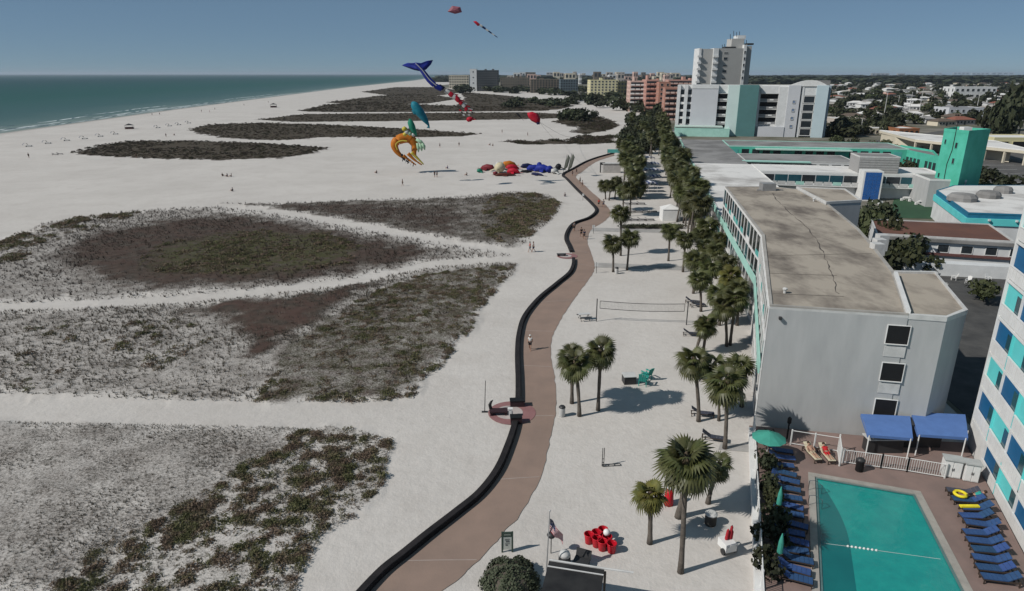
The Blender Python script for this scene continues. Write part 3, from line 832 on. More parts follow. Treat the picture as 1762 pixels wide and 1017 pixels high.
def tree(p, w, h, label, far=False, kind='leaf', group=None, trunk=.3, seed=None):
    seed = rnd.randint(0,9999) if seed is None else seed
    t = thing('tree', label, 'tree', p, (seed % 63)/10, group)
    link('trunk', TRUNK, t, sc=(h*.12, h*.12, h*(trunk+.1)))
    link('crown', TREES[kind+('_far' if far else '')][seed % 4], t, (0,0,h*trunk), 0, (w*.6, w*.6, h*(1-trunk)*.85))
    return t
# trees at the far end of the promenade and beside the white hotel
for k in range(56):
    v = r_.uniform(192, 266); u = r_.uniform(np.interp(v,[188,215,262],[1085,1078,1068]), np.interp(v,[188,215,262],[1150,1150,1120]))
    p = G(u, v)
    tree(p, r_.uniform(5,9), r_.uniform(4.5,7.5), 'dark bushy tree in the grove where the promenade ends, %s' % ('beside the walkway' if v > 245 else 'in the middle' if v > 215 else 'at the back near the condos'), kind='dark', group='trees of the grove at the end of the promenade', trunk=.15)
for (u,v,w,h,lb) in ((968,206,9,6,'round bush left of the cluster on the small dune'),(985,207,12,8,'tallest bush of the cluster on the small dune'),(1002,209,12,7,'wide bush right of the cluster on the small dune'),(1022,204,7,5,'small bush at the right of the small dune'),(994,203,11,7,'rear bush of the cluster on the small dune')):
    tree(G(u,v), w, h, lb, kind='dark', trunk=.06)
for k in range(22):
    p = G(r_.uniform(868,985), r_.uniform(176,187)); tree(p, r_.uniform(9,15), r_.uniform(4,7), 'dark bush along the back edge of the brushy dune strip', True, 'dark', 'bushes on the brushy dune strip', .05)
for k in range(44):
    u = r_.uniform(985,1150); p = G(u, r_.uniform(168,np.interp(u,[985,1060,1150],[176,192,202]))); tree(p, r_.uniform(9,15), r_.uniform(6,10), 'dark tree below the %s' % ('yellow apartments' if u < 1075 else 'salmon condos'), True, 'dark', 'trees below the far condos', .12)
for k in range(36):
    u = r_.uniform(775,1010); p = G(u, r_.uniform(154,np.interp(u,[775,870,1010],[162,160,172]))); tree(p, r_.uniform(14,26), r_.uniform(6,11), 'dark tree at the foot of the %s' % ('pale far hotel and dark slab' if u < 860 else 'brown far hotels' if u < 960 else 'slate blue far hotel'), True, 'dark', 'trees at the foot of the far hotels', .1)
# ------------------------------------------------------------------ building kit
m_white = mat('white_render', (.62, .63, .63), .8, (.52, .53, .53), .5)
m_white2 = mat('white_paint', (.66, .66, .65), .6, (.58, .58, .57), .8)
m_grey = mat('grey_wall_paint', (.40, .405, .405), .85, (.345, .352, .354), .9, detail=7, bump=.08, bscale=12, stretch=(1,1,.22))
m_mint = mat('mint_paint', (.36, .60, .53), .6, (.30, .53, .46), .5)
m_teal = mat('teal_paint', (.085, .36, .33), .6, (.07, .30, .28), .6)
m_tealg = mat('green_teal_paint', (.085, .44, .335), .7, (.06, .36, .26), .4)
m_aqua = mat('aqua_paint', (.12, .56, .56), .6, (.10, .50, .50), .5)
m_navy = mat('deep_blue_paint', (.010, .105, .235), .6, (.01, .085, .20), .5)
m_glass = mat('dark_window_glass', (.014, .018, .022), .12, (.03, .036, .042), .25, spec=.5)
m_glassb = mat('blue_window_glass', (.012, .05, .075), .15, (.02, .085, .10), .12, spec=.5)
m_black = mat('black_paint', (.012, .012, .013), .6)
m_dark = mat('dark_metal', (.05, .05, .052), .5, metal=.3)
m_roofb = mat('weathered_brown_roof', (.345, .305, .255), .95, (.135, .115, .098), .30, detail=12, contrast=(.43,.66), bump=.3, bscale=3, stretch=(1.,.55,1,R(16)))
m_roofw = mat('white_roof_coat', (.62, .61, .59), .9, (.34, .325, .31), .11, detail=8, contrast=(.50,.70))
m_roofg = mat('grey_roof_felt', (.25, .245, .24), .95, (.15, .147, .143), .13, detail=8, contrast=(.4,.62))
m_red = mat('rust_red_roof', (.145, .070, .050), .95, (.10, .052, .042), .2, detail=7)
m_trim = mat('pale_trim', (.52, .52, .51), .7)

def mat2(P0, P1, z=0):
    # local frame: x along P0->P1, y outward (right-hand side when walking P0->P1 is -y ... outward = left normal flipped below)
    P0 = Vector((P0[0], P0[1], 0)); P1 = Vector((P1[0], P1[1], 0))
    d = (P1-P0); L = d.length; d.normalize()
    n = Vector((d.y, -d.x, 0))      # outward: right-hand side of the walking direction
    M = Matrix(((d.x, n.x, 0, P0.x), (d.y, n.y, 0, P0.y), (0, 0, 1, z), (0, 0, 0, 1)))
    return M, L
BOXES = {}
def box_mesh(name, dx, dy, dz, m, key=None):
    k = (name, round(dx,3), round(dy,3), round(dz,3), m.name)
    if k not in BOXES:
        q = MB(); q.box(-dx/2, dx/2, -dy/2, dy/2, 0, dz); BOXES[k] = q.mesh(name, m)
    return BOXES[k]
FRAMES = {}
def frame_mesh(w, h, t, d, m):
    k = (round(w,2), round(h,2), t, d, m.name)
    if k not in FRAMES:
        q = MB()
        q.box(-w/2-t, -w/2, 0, d, -t, h+t); q.box(w/2, w/2+t, 0, d, -t, h+t)
        q.box(-w/2, w/2, 0, d, h, h+t); q.box(-w/2, w/2, 0, d*1.8, -t, 0)
        FRAMES[k] = q.mesh('window', m)
    return FRAMES[k]
def place(o, par, M):
    # child placed at a world matrix under an unrotated empty
    o.matrix_local = Matrix.Translation(-Vector(par.location)) @ M
def window(par, M, s, z, w, h, frame=None, glass=None, t=.09, d=.1, y=0.):
    f = link('window', frame_mesh(w, h, t, d, frame or m_white2), par)
    place(f, par, M @ Matrix.Translation((s, y, z)))
    g = link('pane', box_mesh('pane', w, .03, h, glass or m_glass), f, (0, .022, 0))
    return f
def piece(name, par, M, s0, s1, y0, y1, z0, z1, m):
    o = link(name, box_mesh(name, s1-s0, y1-y0, z1-z0, m), par)
    place(o, par, M @ Matrix.Translation(((s0+s1)/2, (y0+y1)/2, z0)))
    return o
def volume(par, name, pts, z0, z1, m, top=None, topname='roof', para=.0, pm=None, inset=.25):
    q = MB(par.location); q.prism([tuple(p) for p in pts], z0, z1); w = q.build(name, m, par)
    if top:
        c = Vector((sum(p[0] for p in pts)/len(pts), sum(p[1] for p in pts)/len(pts)))
        def ins(p, d):
            v = Vector((p[0],p[1]))-c; L = v.length; return tuple(c+v*(1-d/L))
        q = MB(par.location); q.prism([ins(p, inset if para else 0) for p in pts], z1-.03, z1+.03); rf = q.build(topname, top, par)
        if para:
            q = MB(par.location); n = len(pts)
            O = [ins(p,-.05) for p in pts]; I = [ins(p,inset) for p in pts]
            for i in range(n):
                j = (i+1)%n
                lo = [q.vert((*O[i],z1-.15)), q.vert((*O[j],z1-.15)), q.vert((*O[j],z1+para)), q.vert((*O[i],z1+para)), q.vert((*I[j],z1+para)), q.vert((*I[i],z1+para)), q.vert((*I[j],z1)), q.vert((*I[i],z1))]
                q.face((lo[0],lo[1],lo[2],lo[3])); q.face((lo[3],lo[2],lo[4],lo[5])); q.face((lo[5],lo[4],lo[6],lo[7]))
            q.build('parapet', pm or m_trim, par)
    return w
def balcony_front(par, P0, P1, floors, bay, dep=.03, band=None, upper_teal=True, zbase=0., rail=True, seed=0, back=None, bandm=None):
    # open gallery front: outward side lies to the right when walking P0 -> P1
    M, L = mat2(P0, P1); n = max(1, round(L/bay)); b = L/n; r = random.Random(seed)
    for z in floors[1:]:
        piece('balcony_slab', par, M, 0, L, -dep, .10, z-.2, z, m_white2)
    for k in range(n+1):
        s = min(max(k*b, .07), L-.07)
        piece('fin', par, M, s-.05, s+.05, -dep+.005, .07, floors[0], floors[-1]-.2, m_white2)
    for fi in range(len(floors)-1):
        z0, z1 = floors[fi], floors[fi+1]-.2
        for k in range(n):
            s0, s1 = k*b+.06, (k+1)*b-.06
            w = (s1-s0)*.88
            o = piece('glass_door', par, M, s0+.08, s0+.08+w, -dep+.001, .015, z0+.02, z1-.06, m_glass if r.random() < .75 else m_glassb)
            if rail and r.random() < .42:
                hi = fi >= len(floors)-3
                if fi == len(floors)-2 and upper_teal: mm = m_teal if r.random() < .8 else m_white2
                else: mm = r.choice((m_white2, m_mint, m_trim))
                piece('balcony_rail', par, M, s0, s1, .02, .05, z0+.04, z0+.62, mm)
    if band: piece('fascia_band', par, M, 0, L, .11, .24, band[0], band[1], bandm or m_mint)
    return M, L

# ------------------------------------------------------------------ grey beach hotel
HL = [(19.5,47.5),(27.2,70.8),(33.1,103.3)]
HR = [(40.5,103.3),(44.1,100.),(44.3,96.5),(39.2,73.6),(37.2,66.9),(33.8,56.3),(28.9,45.5)]
hot = thing('beach_hotel', 'long grey four-storey hotel with stained brown flat roof beside the pool', 'hotel', (27,60,0))
def inset_line(P, d):
    out = []
    for i, p in enumerate(P):
        a = Vector(P[max(i-1,0)]); c = Vector(P[min(i+1,len(P)-1)]); t = (c-a).normalized()
        out.append((p[0]+t.y*d, p[1]-t.x*d))
    return out
core = inset_line(HL, .05)
_d = (Vector(HR[-1])-Vector(HL[0])).normalized(); core[0] = tuple(Vector(HL[0])+_d*.05)
volume(hot, 'wall', core+HR, 0, 10.1, m_grey)
q = MB(hot.location); q.prism(HL+HR, 10.1, 10.28); q.build('roof_slab', m_trim, hot)
ctr = Vector((31.5,72))
def shrink(P, d):
    o = []
    for i, p in enumerate(P):
        a = Vector(P[i-1]); b_ = Vector(P[i]); c = Vector(P[(i+1)%len(P)])
        e1 = (b_-a).normalized(); e2 = (c-b_).normalized()
        nn = Vector((-(e1.y+e2.y), e1.x+e2.x)).normalized()
        o.append((p[0]-nn.x*d*-1, p[1]-nn.y*d*-1))
    return o
ring = (HL+HR)[::-1]
ar = sum(ring[i][0]*ring[(i+1)%len(ring)][1]-ring[(i+1)%len(ring)][0]*ring[i][1] for i in range(len(ring)))
if ar < 0: ring = ring[::-1]
inner = shrink(ring, .32)
q = MB(hot.location); q.prism(inner, 10.27, 10.33); roof = q.build('roof', m_roofb, hot)
q = MB(hot.location)
for i in range(len(ring)):
    j = (i+1)%len(ring)
    v = [q.vert((*ring[i],10.28)), q.vert((*ring[j],10.28)), q.vert((*ring[j],10.42)), q.vert((*ring[i],10.42)), q.vert((*inner[j],10.42)), q.vert((*inner[i],10.42)), q.vert((*inner[j],10.3)), q.vert((*inner[i],10.3))]
    q.face(v[0:4]); q.face((v[3],v[2],v[4],v[5])); q.face((v[5],v[4],v[6],v[7]))
q.build('roof_kerb', mat('roof_kerb', (.36,.345,.32), .9, (.26,.245,.225), .5), hot)
# end wall carried out to the balcony edge
M_end, L_end = mat2(HL[0], HR[-1])
FL = [0., 2.6, 5.15, 7.65, 10.3]
# beach front, walked so that the beach lies to the right: far end -> near end
balcony_front(hot, HL[2], HL[1], FL, 2.3, band=(4.7,5.65), seed=1)
balcony_front(hot, HL[1], HL[0], FL, 2.2, band=(4.7,5.65), seed=2)
def sline(u, v, M, L, z):
    p = G(u, v, z); return (M.inverted() @ Vector((p.x, p.y, 0))).x
for (u, vt, vb) in ((1545,557,588),(1535,621,651),(1523,683,711)):
    Y = 46.; zt = A(u, vt, Y).z; zb = A(u, vb, Y).z
    p = A(u, (vt+vb)/2, Y); s = (M_end.inverted() @ Vector((p.x,p.y,0))).x-.15
    window(hot, M_end, s, zb, 1.5, zt-zb, t=.05, d=.08, glass=m_black)
    piece('window_panel', hot, M_end, s-.72, s+.72, .0, .04, zb-1.05, zb-.22, m_trim)
# soft reflections are real light; a small lamp bracket on the end wall
piece('wall_lamp', hot, M_end, .75, .95, .0, .3, 9.35, 9.55, m_dark)
# stair tower on the right of the end wall
TW = [(28.95,45.55),(31.4,45.0),(33.9,46.6),(37.6,56.7),(34.0,56.9)]
volume(hot, 'stair_tower', TW, 0, 10.15, m_grey, m_roofb, 'tower_roof', .22, m_trim, .3)
piece('gutter_parapet', hot, mat2((28.9,45.5),(33.8,56.3))[0], 0.2, 11.2, -.18, .12, 10.2, 10.62, m_white2)
# rear block and roof gear
volume(hot, 'rear_block', [(42.0,88.2),(47.4,89.6),(49.6,99),(43.2,101)], 0, 10.6, m_grey, m_roofb, 'rear_block_roof', .2, m_trim, .3)
p = G(1320,327,10.35); q = MB(hot.location)
q.box(p.x-1.0,p.x+1.0,p.y-.8,p.y+.8,10.33,11.4); q.box(p.x-1.7,p.x+2.2,p.y-.5,p.y-.3,10.33,10.5); q.build('roof_unit', mat('roof_unit_metal', (.30,.30,.30), .6, metal=.3), hot)
for k, (u,v) in enumerate(((1400,347),(1350,505))):
    p = G(u,v,10.3); q = MB(hot.location); q.lathe([(.12,10.3),(.12,10.62),(.2,10.64),(.2,10.74),(.05,10.8)], 8, Matrix.Translation((p.x,p.y,0))); q.build('roof_vent', m_trim, hot)
# long dark seam of tar down the roof
q = MB(hot.location); pts = [G(u,v,10.345) for u,v in ((1328,332),(1338,345),(1362,368),(1388,392),(1405,412),(1415,432),(1425,458),(1434,482),(1441,505))]
r2 = random.Random(5); prev = None
for p in catmull(pts, 6):
    w = r2.uniform(.01,.08); o = r2.uniform(-.12,.12); a, c = q.vert(p+Vector((o-w,0,0))), q.vert(p+Vector((o+w,0,0)))
    if prev: q.face((prev[0],prev[1],c,a))
    prev = (a,c)
q.build('tar_seam', mat('tar', (.085,.076,.068), .9), hot)
q = MB(hot.location)
for a,c in (((1322,470),(1440,474)),((1330,505),(1452,510)),((1318,440),(1500,436))):
    p0,p1 = G(*a,10.342), G(*c,10.342); q.poly([p0+Vector((0,-.05,0)), p1+Vector((0,-.05,0)), p1+Vector((0,.05,0)), p0+Vector((0,.05,0))])
q.build('roof_seam', mat('roof_seam', (.14,.125,.105), .9), hot)
for (u,v) in ((1507,432),(1512,424),(1503,440)):   # air units hung behind the roof edge
    p = G(u,v,9.6); q = MB(hot.location); q.box(p.x-.3,p.x+.7,p.y-.5,p.y+.5,9.2,10.9); q.build('air_unit', m_trim, hot)

# ------------------------------------------------------------------ long two-storey motel behind
TH = R(10.9); AV = Vector((math.cos(TH),-math.sin(TH))); BV = Vector((math.sin(TH),math.cos(TH))); MO = Vector((33.1,103.4))
def S(s, t): w = MO+AV*s+BV*t; return (w.x, w.y)
mot = thing('motel', 'long low white-roofed motel with mint edge behind the palm row', 'motel', (*S(6,60),0))
volume(mot, 'wall', [S(.04,.2),S(13.8,.2),S(13.8,66),S(.04,66)], 0, 5.4, m_white)
volume(mot, 'rear_wall', [S(.04,66.02),S(13.8,66.02),S(13.8,137),S(.04,137)], 0, 5.2, m_white, m_roofg)
volume(mot, 'roof_deck', [S(-.05,.2),S(14,.2),S(14,66.5),S(-.05,66.5)], 5.4, 5.6, m_trim, m_roofw, 'roof', .2, m_white2, .3)
balcony_front(mot, S(0,66), S(0,.3), [0,2.6,5.4], 3.6, band=(4.7,5.75), seed=5)
balcony_front(mot, S(0,137), S(0,66), [0,2.6,5.2], 3.9, band=(4.4,5.5), seed=6)
# first cross wing with the blue glass gallery facing the courtyard
volume(mot, 'wing_wall', [S(14.02,56.5),S(54,56.5),S(54,69),S(14.02,69)], 0, 5.35, m_white, m_roofw, 'wing_roof', .25, m_white2, .3)
Mw, Lw = mat2(S(14.2,56.5), S(54,56.5))
for k in range(13):
    if k in (7,): continue
    piece('gallery_window', mot, Mw, .5+k*3., 3.3+k*3., .0, .06, 3.1, 4.9, m_glassb if k % 3 else m_glass)
piece('gallery_ledge', mot, Mw, 0, Lw, .02, 1.2, 2.5, 2.72, m_white2)
for k in range(20): piece('gallery_rail', mot, Mw, k*2., k*2.+1.8, 1.12, 1.17, 2.8, 3.55, m_trim if k % 4 else m_mint)
volume(mot, 'wing_end_block', [S(47,47),S(54,47),S(54,56.45),S(47,56.45)], 0, 5.7, m_grey, m_roofg, 'wing_end_roof', .25, m_white2, .3)
# second and third cross wings
volume(mot, 'wing_wall', [S(14.02,80),S(42,80),S(42,96),S(14.02,96)], 0, 5.1, m_white, m_roofg, 'wing_roof', .15, m_trim)
Mw2, Lw2 = mat2(S(14.2,80), S(42,80))
for k in range(9): piece('wing_window', mot, Mw2, .6+k*3., 2.8+k*3., 0, .06, 2.6, 4.5, m_glass)
volume(mot, 'wing_wall', [S(14.02,118),S(67,118),S(67,137),S(14.02,137)], 0, 5.1, m_tealg, m_roofg, 'wing_roof', .2, m_mint)
Mw3, Lw3 = mat2(S(14.2,118), S(67,118))
for k in range(16): piece('wing_window', mot, Mw3, .8+k*3.2, 3.0+k*3.2, 0, .06, 2.4, 4.3, m_glass if k % 5 else m_teal)
piece('wing_canopy', mot, Mw3, 8, 36, .02, 3.2, 4.4, 4.7, mat('pale_mint_canopy', (.42,.58,.52), .8))
piece('wing_canopy', mot, Mw2, -1, 16, .02, 2.0, 5.0, 5.25, m_mint)
# blue tiled lift tower with white frame, grey plant room
lt = thing('lift_tower', 'narrow dark blue panelled tower with white frame in the motel courtyard', 'tower', (*S(37.5,53.5),0))
volume(lt, 'wall', [S(35.6,52.4),S(39.6,52.4),S(39.6,56.3),S(35.6,56.3)], 0, 6.6, m_white2)
Ml, Ll = mat2(S(35.6,52.4), S(39.6,52.4))
for i in range(4):
    for j in range(7): piece('blue_panel', lt, Ml, .35+i*.83, 1.13+i*.83, .0, .05, .3+j*.87, 1.13+j*.87, mat('cobalt_panel', (.020,.085,.27), .4, (.03,.11,.33), .6))
pr_ = thing('plant_room', 'grey louvred box on the flat roof behind the blue tower', 'plant room', (*S(40,60.5),5.4))
volume(pr_, 'wall', [S(36,58.5),S(44.5,58.5),S(44.5,66),S(36,66)], 5.4, 9.0, mat('grey_louvre', (.30,.295,.29), .8, (.26,.255,.25), 1., stretch=(.2,.2,9)), m_roofg, 'top', .15, m_trim)
Mp, Lp = mat2(S(36,58.5), S(44.5,58.5))
for k in range(6): piece('louvre', pr_, Mp, .1, Lp-.1, 0, .06, 5.6+k*.55, 5.95+k*.55, mat('louvre_grey', (.33,.325,.32), .7))
# ------------------------------------------------------------------ balcony building at the right edge
RB = [(34.7,44.6),(30.2,32.2),(27.0,23.5)]
rb = thing('balcony_building', 'tall white building with blue and aqua balcony walls at the right edge', 'building', (36,38,0))
def rot_out(P0, P1):   # outward to the right when walking P0->P1
    return mat2(P0, P1)
P0, P1 = RB[0], RB[2]
Mr, Lr = rot_out(P0, P1)
inn = lambda s, d: tuple((Mr @ Vector((s, -d, 0))).xy)
volume(rb, 'wall', [inn(0,.22),inn(Lr,.22),inn(Lr,12),inn(0,12)], 0, 21, m_white)
volume(rb, 'end_fin', [inn(-.12,0),inn(.12,0),inn(.12,.2),inn(-.12,.2)], 0, 21, m_white2)
volume(rb, 'roof', [inn(-.3,-.2),inn(Lr,-.2),inn(Lr,12.2),inn(-.3,12.2)], 21, 21.3, m_trim)
fh = 2.75; bay = 3.3; nb = int(Lr/bay)
for f in range(8):
    z = f*fh-.35 if f else 0.
    if f: piece('balcony_slab', rb, Mr, .12, Lr, -.21, .03, z-.16, z, m_white2)
    for k in range(nb):
        s0, s1 = .15+k*bay, .15+(k+1)*bay-.1
        if f == 0 and k == 0: piece('ground_wall', rb, Mr, s0, s1, -.2, -.05, 0, 2.2, m_white2); continue
        piece('back_panel', rb, Mr, s0, s1, -.21, -.16, z, z+fh-.18, m_navy if (f+k) % 2 else m_aqua)
        piece('glass_door', rb, Mr, s0+2.1, s1-.1, -.16, -.13, z, z+2.15, m_glassb)
        piece('divider', rb, Mr, s1, s1+.1, -.21, -.02, z, z+fh-.17, m_aqua if (f+k) % 2 else m_white2)
        for j in range(5):
            a = s0+.02+j*(s1-s0)/5
            piece('rail_panel', rb, Mr, a, a+(s1-s0)/5-.05, -.07, -.02, z+.08, z+.92, m_white2)
        piece('hand_rail', rb, Mr, s0, s1, -.10, .02, z+.94, z+1.0, m_white2)

# ------------------------------------------------------------------ white seaside hotel with the teal stripe
WO = Vector((75.6,317.9)); WT = R(13); WA = Vector((math.cos(WT),-math.sin(WT))); WB = Vector((math.sin(WT),math.cos(WT)))
def W2(s, t): w = WO+WA*s+WB*t; return (w.x, w.y)
wh = thing('seaside_hotel', 'white seven-storey hotel with a teal stripe and dark balcony recesses', 'hotel', (*W2(32,8),0))
Mh, Lh = mat2(W2(0,0), W2(65.5,0))
us = lambda u: (u-1160)/(1421-1160)*65.5
TOP = 22.2
# back volume, then the stepped front panels
volume(wh, 'wall', [W2(.5,2.5),W2(65,2.5),W2(65,20),W2(.5,20)], 0, TOP-.6, m_white, m_roofw, 'roof', .5, m_white2)
m_pale = mat('pale_grey_panel', (.50,.515,.54), .8, (.46,.475,.50), .2)
m_paleb = mat('pale_blue_panel', (.48,.58,.62), .8, (.44,.54,.58), .2)
m_palem = mat('pale_mint_panel', (.52,.63,.61), .8, (.48,.59,.57), .2)
m_tealp = mat('muted_teal_panel', (.082,.19,.19), .8, (.075,.17,.17), .3)
def panel(u0, u1, y0, m, z0=0, z1=TOP): return piece('wall_panel', wh, Mh, us(u0), us(u1), -2.45, y0, z0, z1, m)
panel(1160,1166,-1.2,m_white); panel(1166,1173,-2.0,m_white,0,1.); panel(1173,1179,-.6,m_white)
panel(1179,1186,-1.8,m_white,0,1.); panel(1186,1232,.0,m_pale,0,TOP-1.6); panel(1186,1232.2,.15,m_white,TOP-1.55,TOP+.2)
panel(1249,1268,.6,m_palem); panel(1268,1300,2.2,m_tealp,0,TOP+.1); panel(1300,1305,-.6,m_white)
panel(1305,1350,1.2,m_pale,0,4.4); panel(1335,1350,.5,m_white,4.41,TOP-.7); panel(1305,1334.9,.0,m_white,TOP-3.6,TOP-.4)
panel(1350,1370,.9,m_pale); panel(1372,1376,.4,m_white); panel(1396,1415,1.0,m_paleb); panel(1415,1421,-1.5,mat('shaded_side_panel',(.30,.36,.41),.8));  # last panel: shade of the right face put into its grey-blue colour
panel(1376,1395.9,.2,m_white,TOP-4.2,TOP)
panel(1160,1245,.3,m_mint,0,.2)
for f in range(6):
    z = 1.6+f*3.25
    for (u0,u1) in ((1166,1173),(1179,1186)):
        piece('balcony_recess', wh, Mh, us(u0)+.1, us(u1)-.1, -2.3, -2.2, z+.2, z+2.2, m_glass)
        piece('balcony_rail', wh, Mh, us(u0), us(u1), -1.9, -1.6, z-.9, z+.1, m_white2)
for f in range(5):
    z = 2.0+f*3.35
    for (u0,u1) in ((1232.4,1248.8),(1305.2,1334.8)):
        if f == 0 and u0 > 1300: continue
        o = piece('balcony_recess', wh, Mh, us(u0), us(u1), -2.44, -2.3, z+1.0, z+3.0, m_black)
        piece('balcony_slab', wh, Mh, us(u0), us(u1), -2.29, -.7, z+3.0, z+3.2, m_trim)
        piece('balcony_rail', wh, Mh, us(u0), us(u1), -.75, -.65, z+.05, z+.95, mat('grey_rail',(.25,.25,.25),.7))
        piece('balcony_light', wh, Mh, (us(u0)+us(u1))/2+.3, (us(u0)+us(u1))/2+1.9, -.64, -.6, z+.3, z+.85, m_white2)
for f in range(5):
    z = .9+f*3.5
    window(wh, Mh, us(1386), z, 4.3, 2.7, m_white2, m_glass, .25, .15, y=.25)
    for j in (-1,1): pass
    if f < 4:
        window(wh, Mh, us(1361), z+3.3, 1.1, 1.1, m_trim, mat('porthole_blue',(.16,.22,.32),.4), .2, .12, y=.9)
piece('panel_slot', wh, Mh, us(1370.1), us(1371.9), -2.4, .1, 0, TOP-2, m_black)
# curved crest over the right wing
q = MB(wh.location); pts = []
for k in range(11):
    t = k/10; s = us(1352)+(us(1412)-us(1352))*t; z = TOP+2.2-(2.2*max(0,(t-.55)/.45)**2.2) if t > .55 else TOP+2.2*math.sin(min(1,t/.55)*math.pi/2)
    pts.append((s,z))
for (s0,z0),(s1,z1) in zip(pts,pts[1:]):
    a=[Mh@Vector(p) for p in ((s0,.6,TOP-.4),(s1,.6,TOP-.4),(s1,.6,z1),(s0,z0 and .6,z0))]; b2=[Mh@Vector(p) for p in ((s0,-1.2,TOP-.4),(s1,-1.2,TOP-.4),(s1,-1.2,z1),(s0,-1.2,z0))]
    i=[q.vert(p) for p in a+b2]; q.face((i[0],i[1],i[2],i[3])); q.face((i[7],i[6],i[5],i[4])); q.face((i[3],i[2],i[6],i[7]))
q.build('roof_crest', m_white2, wh)
volume(wh, 'roof_house', [W2(60,4),W2(65.3,4),W2(65.3,14),W2(60,14)], TOP-.5, TOP+2., m_roofg)
volume(wh, 'lobby', [W2(0,-7),W2(24,-7),W2(24,-.2),W2(0,-.2)], 0, 3.4, m_mint, mat('pale_mint_roof',(.50,.62,.57),.8), 'lobby_roof', .3, m_mint)
piece('lobby_canopy', wh, Mh, 0, 21, .1, 6.6, 4.0, 4.5, mat('pale_mint_roof',(.50,.62,.57),.8))

# ------------------------------------------------------------------ tall grey condo tower
TY = 432.
tw = thing('condo_tower', 'tall pale grey condo tower with rooftop masts behind the white hotel', 'tower', (128,TY+8,0))
m_tgrey = mat('tower_grey', (.42,.415,.40), .85, (.37,.365,.35), .15)
m_tgrey2 = mat('tower_side_grey', (.33,.33,.32), .85, (.30,.30,.29), .15)
def tbox(name, u0, u1, vt, m, y0, dep, vb=None):
    x0 = A(u0,140,TY).x; x1 = A(u1,140,TY).x; z = A(u0,vt,TY).z; zb = 0 if vb is None else A(u0,vb,TY).z
    q = MB(tw.location); q.box(x0,x1,TY+y0,TY+y0+dep,zb,z); return q.build(name, m, tw)
tbox('wall', 1203,1226, 84, m_tgrey, .5, 16); tbox('wall', 1199,1202.8, 83, m_white, 0, 12)
tbox('stair_bay', 1223,1231.5, 83, m_white, -.8, 8); tbox('wall', 1232,1274, 83, m_tgrey2, .2, 18)
tbox('wall', 1274.2,1279, 77, m_white, -.3, 10); tbox('wall', 1279.2,1289, 79, m_tgrey2, 1.5, 14)
tbox('penthouse', 1255,1276, 66, m_tgrey, 3, 10, 84); tbox('penthouse', 1266,1280, 60, m_white, 5, 8, 67); tbox('parapet', 1244,1262, 80, m_dark, 2, 6, 83.5)
tbox('parapet', 1281,1292, 74, m_dark, 2, 5, 77)
Mt, Lt = mat2((A(1199,140,TY).x,TY),(A(1290,140,TY).x,TY))
ut = lambda u: (u-1199)/91*Lt
for f in range(6):
    z = A(1240,88+11*f,TY).z
    window(tw, Mt, ut(1245), z-1.4, 2.4, 1.5 if f % 2 else .7, m_tgrey, m_glass, .15, .1, y=-.2)
    if f < 5:
        window(tw, Mt, ut(1276.5), z-1.5, 1.0, 1.6, m_white2, m_glass, .12, .1, y=.3)
        piece('balcony', tw, Mt, ut(1222), ut(1231), .82, 2.2, z-3.6, z-2.5, m_white2)
        piece('balcony', tw, Mt, ut(1196), ut(1203), .1, 1.2, z-3.6, z-2.5, m_white2)
for k, (u, vt, vb) in enumerate(((1262,58,66),(1268,52,60),(1273,54,60),(1278,53,60),(1286,66,75),(1290,68,75),(1248,76,82),(1252,75,82))):
    b_ = A(u, vb+2, TY); t_ = A(u, vt, TY); q = MB(tw.location); q.tube([b_+Vector((0,6,0)), t_+Vector((0,6,0))], .18, 5); q.build('mast', m_dark, tw)

# ------------------------------------------------------------------ generic blocks
def block(name, label, cat, u0, u1, vb, vt, depth, rot, wm, rm, rows, cols, wfrac=(.6,.55), style='window', group=None, gl=None, fr=None, z0=None, roofgear=0):
    p0 = G(u0, vb); Y = p0.y
    x1 = A(u1, vb, Y).x; L = (x1-p0.x)/max(.3, math.cos(R(rot)))
    h = A((u0+u1)/2, vt, Y).z
    d = Vector((math.cos(R(rot)), math.sin(R(rot)))); n = Vector((-d.y, d.x))
    P = lambda s, t: (p0.x+d.x*s+n.x*t, p0.y+d.y*s+n.y*t)
    c = P(L/2, depth/2)
    b = thing(name, label, cat, (c[0], c[1], 0), group=group)
    volume(b, 'wall', [P(0,0),P(L,0),P(L,depth),P(0,depth)], 0, h, wm, rm, 'roof', .35, wm, .4)
    M, LL = mat2(P(0,0), P(L,0))
    ch = h/rows; cw = L/cols
    for i in range(rows):
        if style == 'balcony':
            piece('balcony_row', b, M, cw*.15, L-cw*.15, .02, .1, i*ch+ch*.3, i*ch+ch*.8, gl or m_glass)
            for j in range(cols):
                piece('balcony', b, M, j*cw+cw*.12, j*cw+cw*.88, .1, 1.3, i*ch+ch*.05, i*ch+ch*.36, fr or m_white2)
        else:
            for j in range(cols):
                window(b, M, (j+.5)*cw, i*ch+ch*(1-wfrac[1])*.5, cw*wfrac[0], ch*wfrac[1], fr or wm, gl or m_glass, .12, .12)
    Ms, Ls = mat2(P(0,depth), P(0,0))
    for i in range(rows):
        for j in range(max(1, int(depth/6))):
            window(b, Ms, (j+.5)*Ls/max(1,int(depth/6)), i*ch+ch*.25, 1.8, ch*.5, fr or wm, gl or m_glass, .12, .12)
    rr = random.Random(int(u0*7+vb))
    for k in range(roofgear):
        s, t = rr.uniform(.1,.8)*L, rr.uniform(.2,.7)*depth; a = P(s,t); q = MB(b.location); q.box(a[0],a[0]+L*.1,a[1],a[1]+depth*.25,h,h+rr.uniform(1.5,3.5)); q.build('roof_house', wm, b)
    return b
m_sal = mat('salmon_stucco', (.48,.27,.225), .85, (.42,.24,.20), .15)
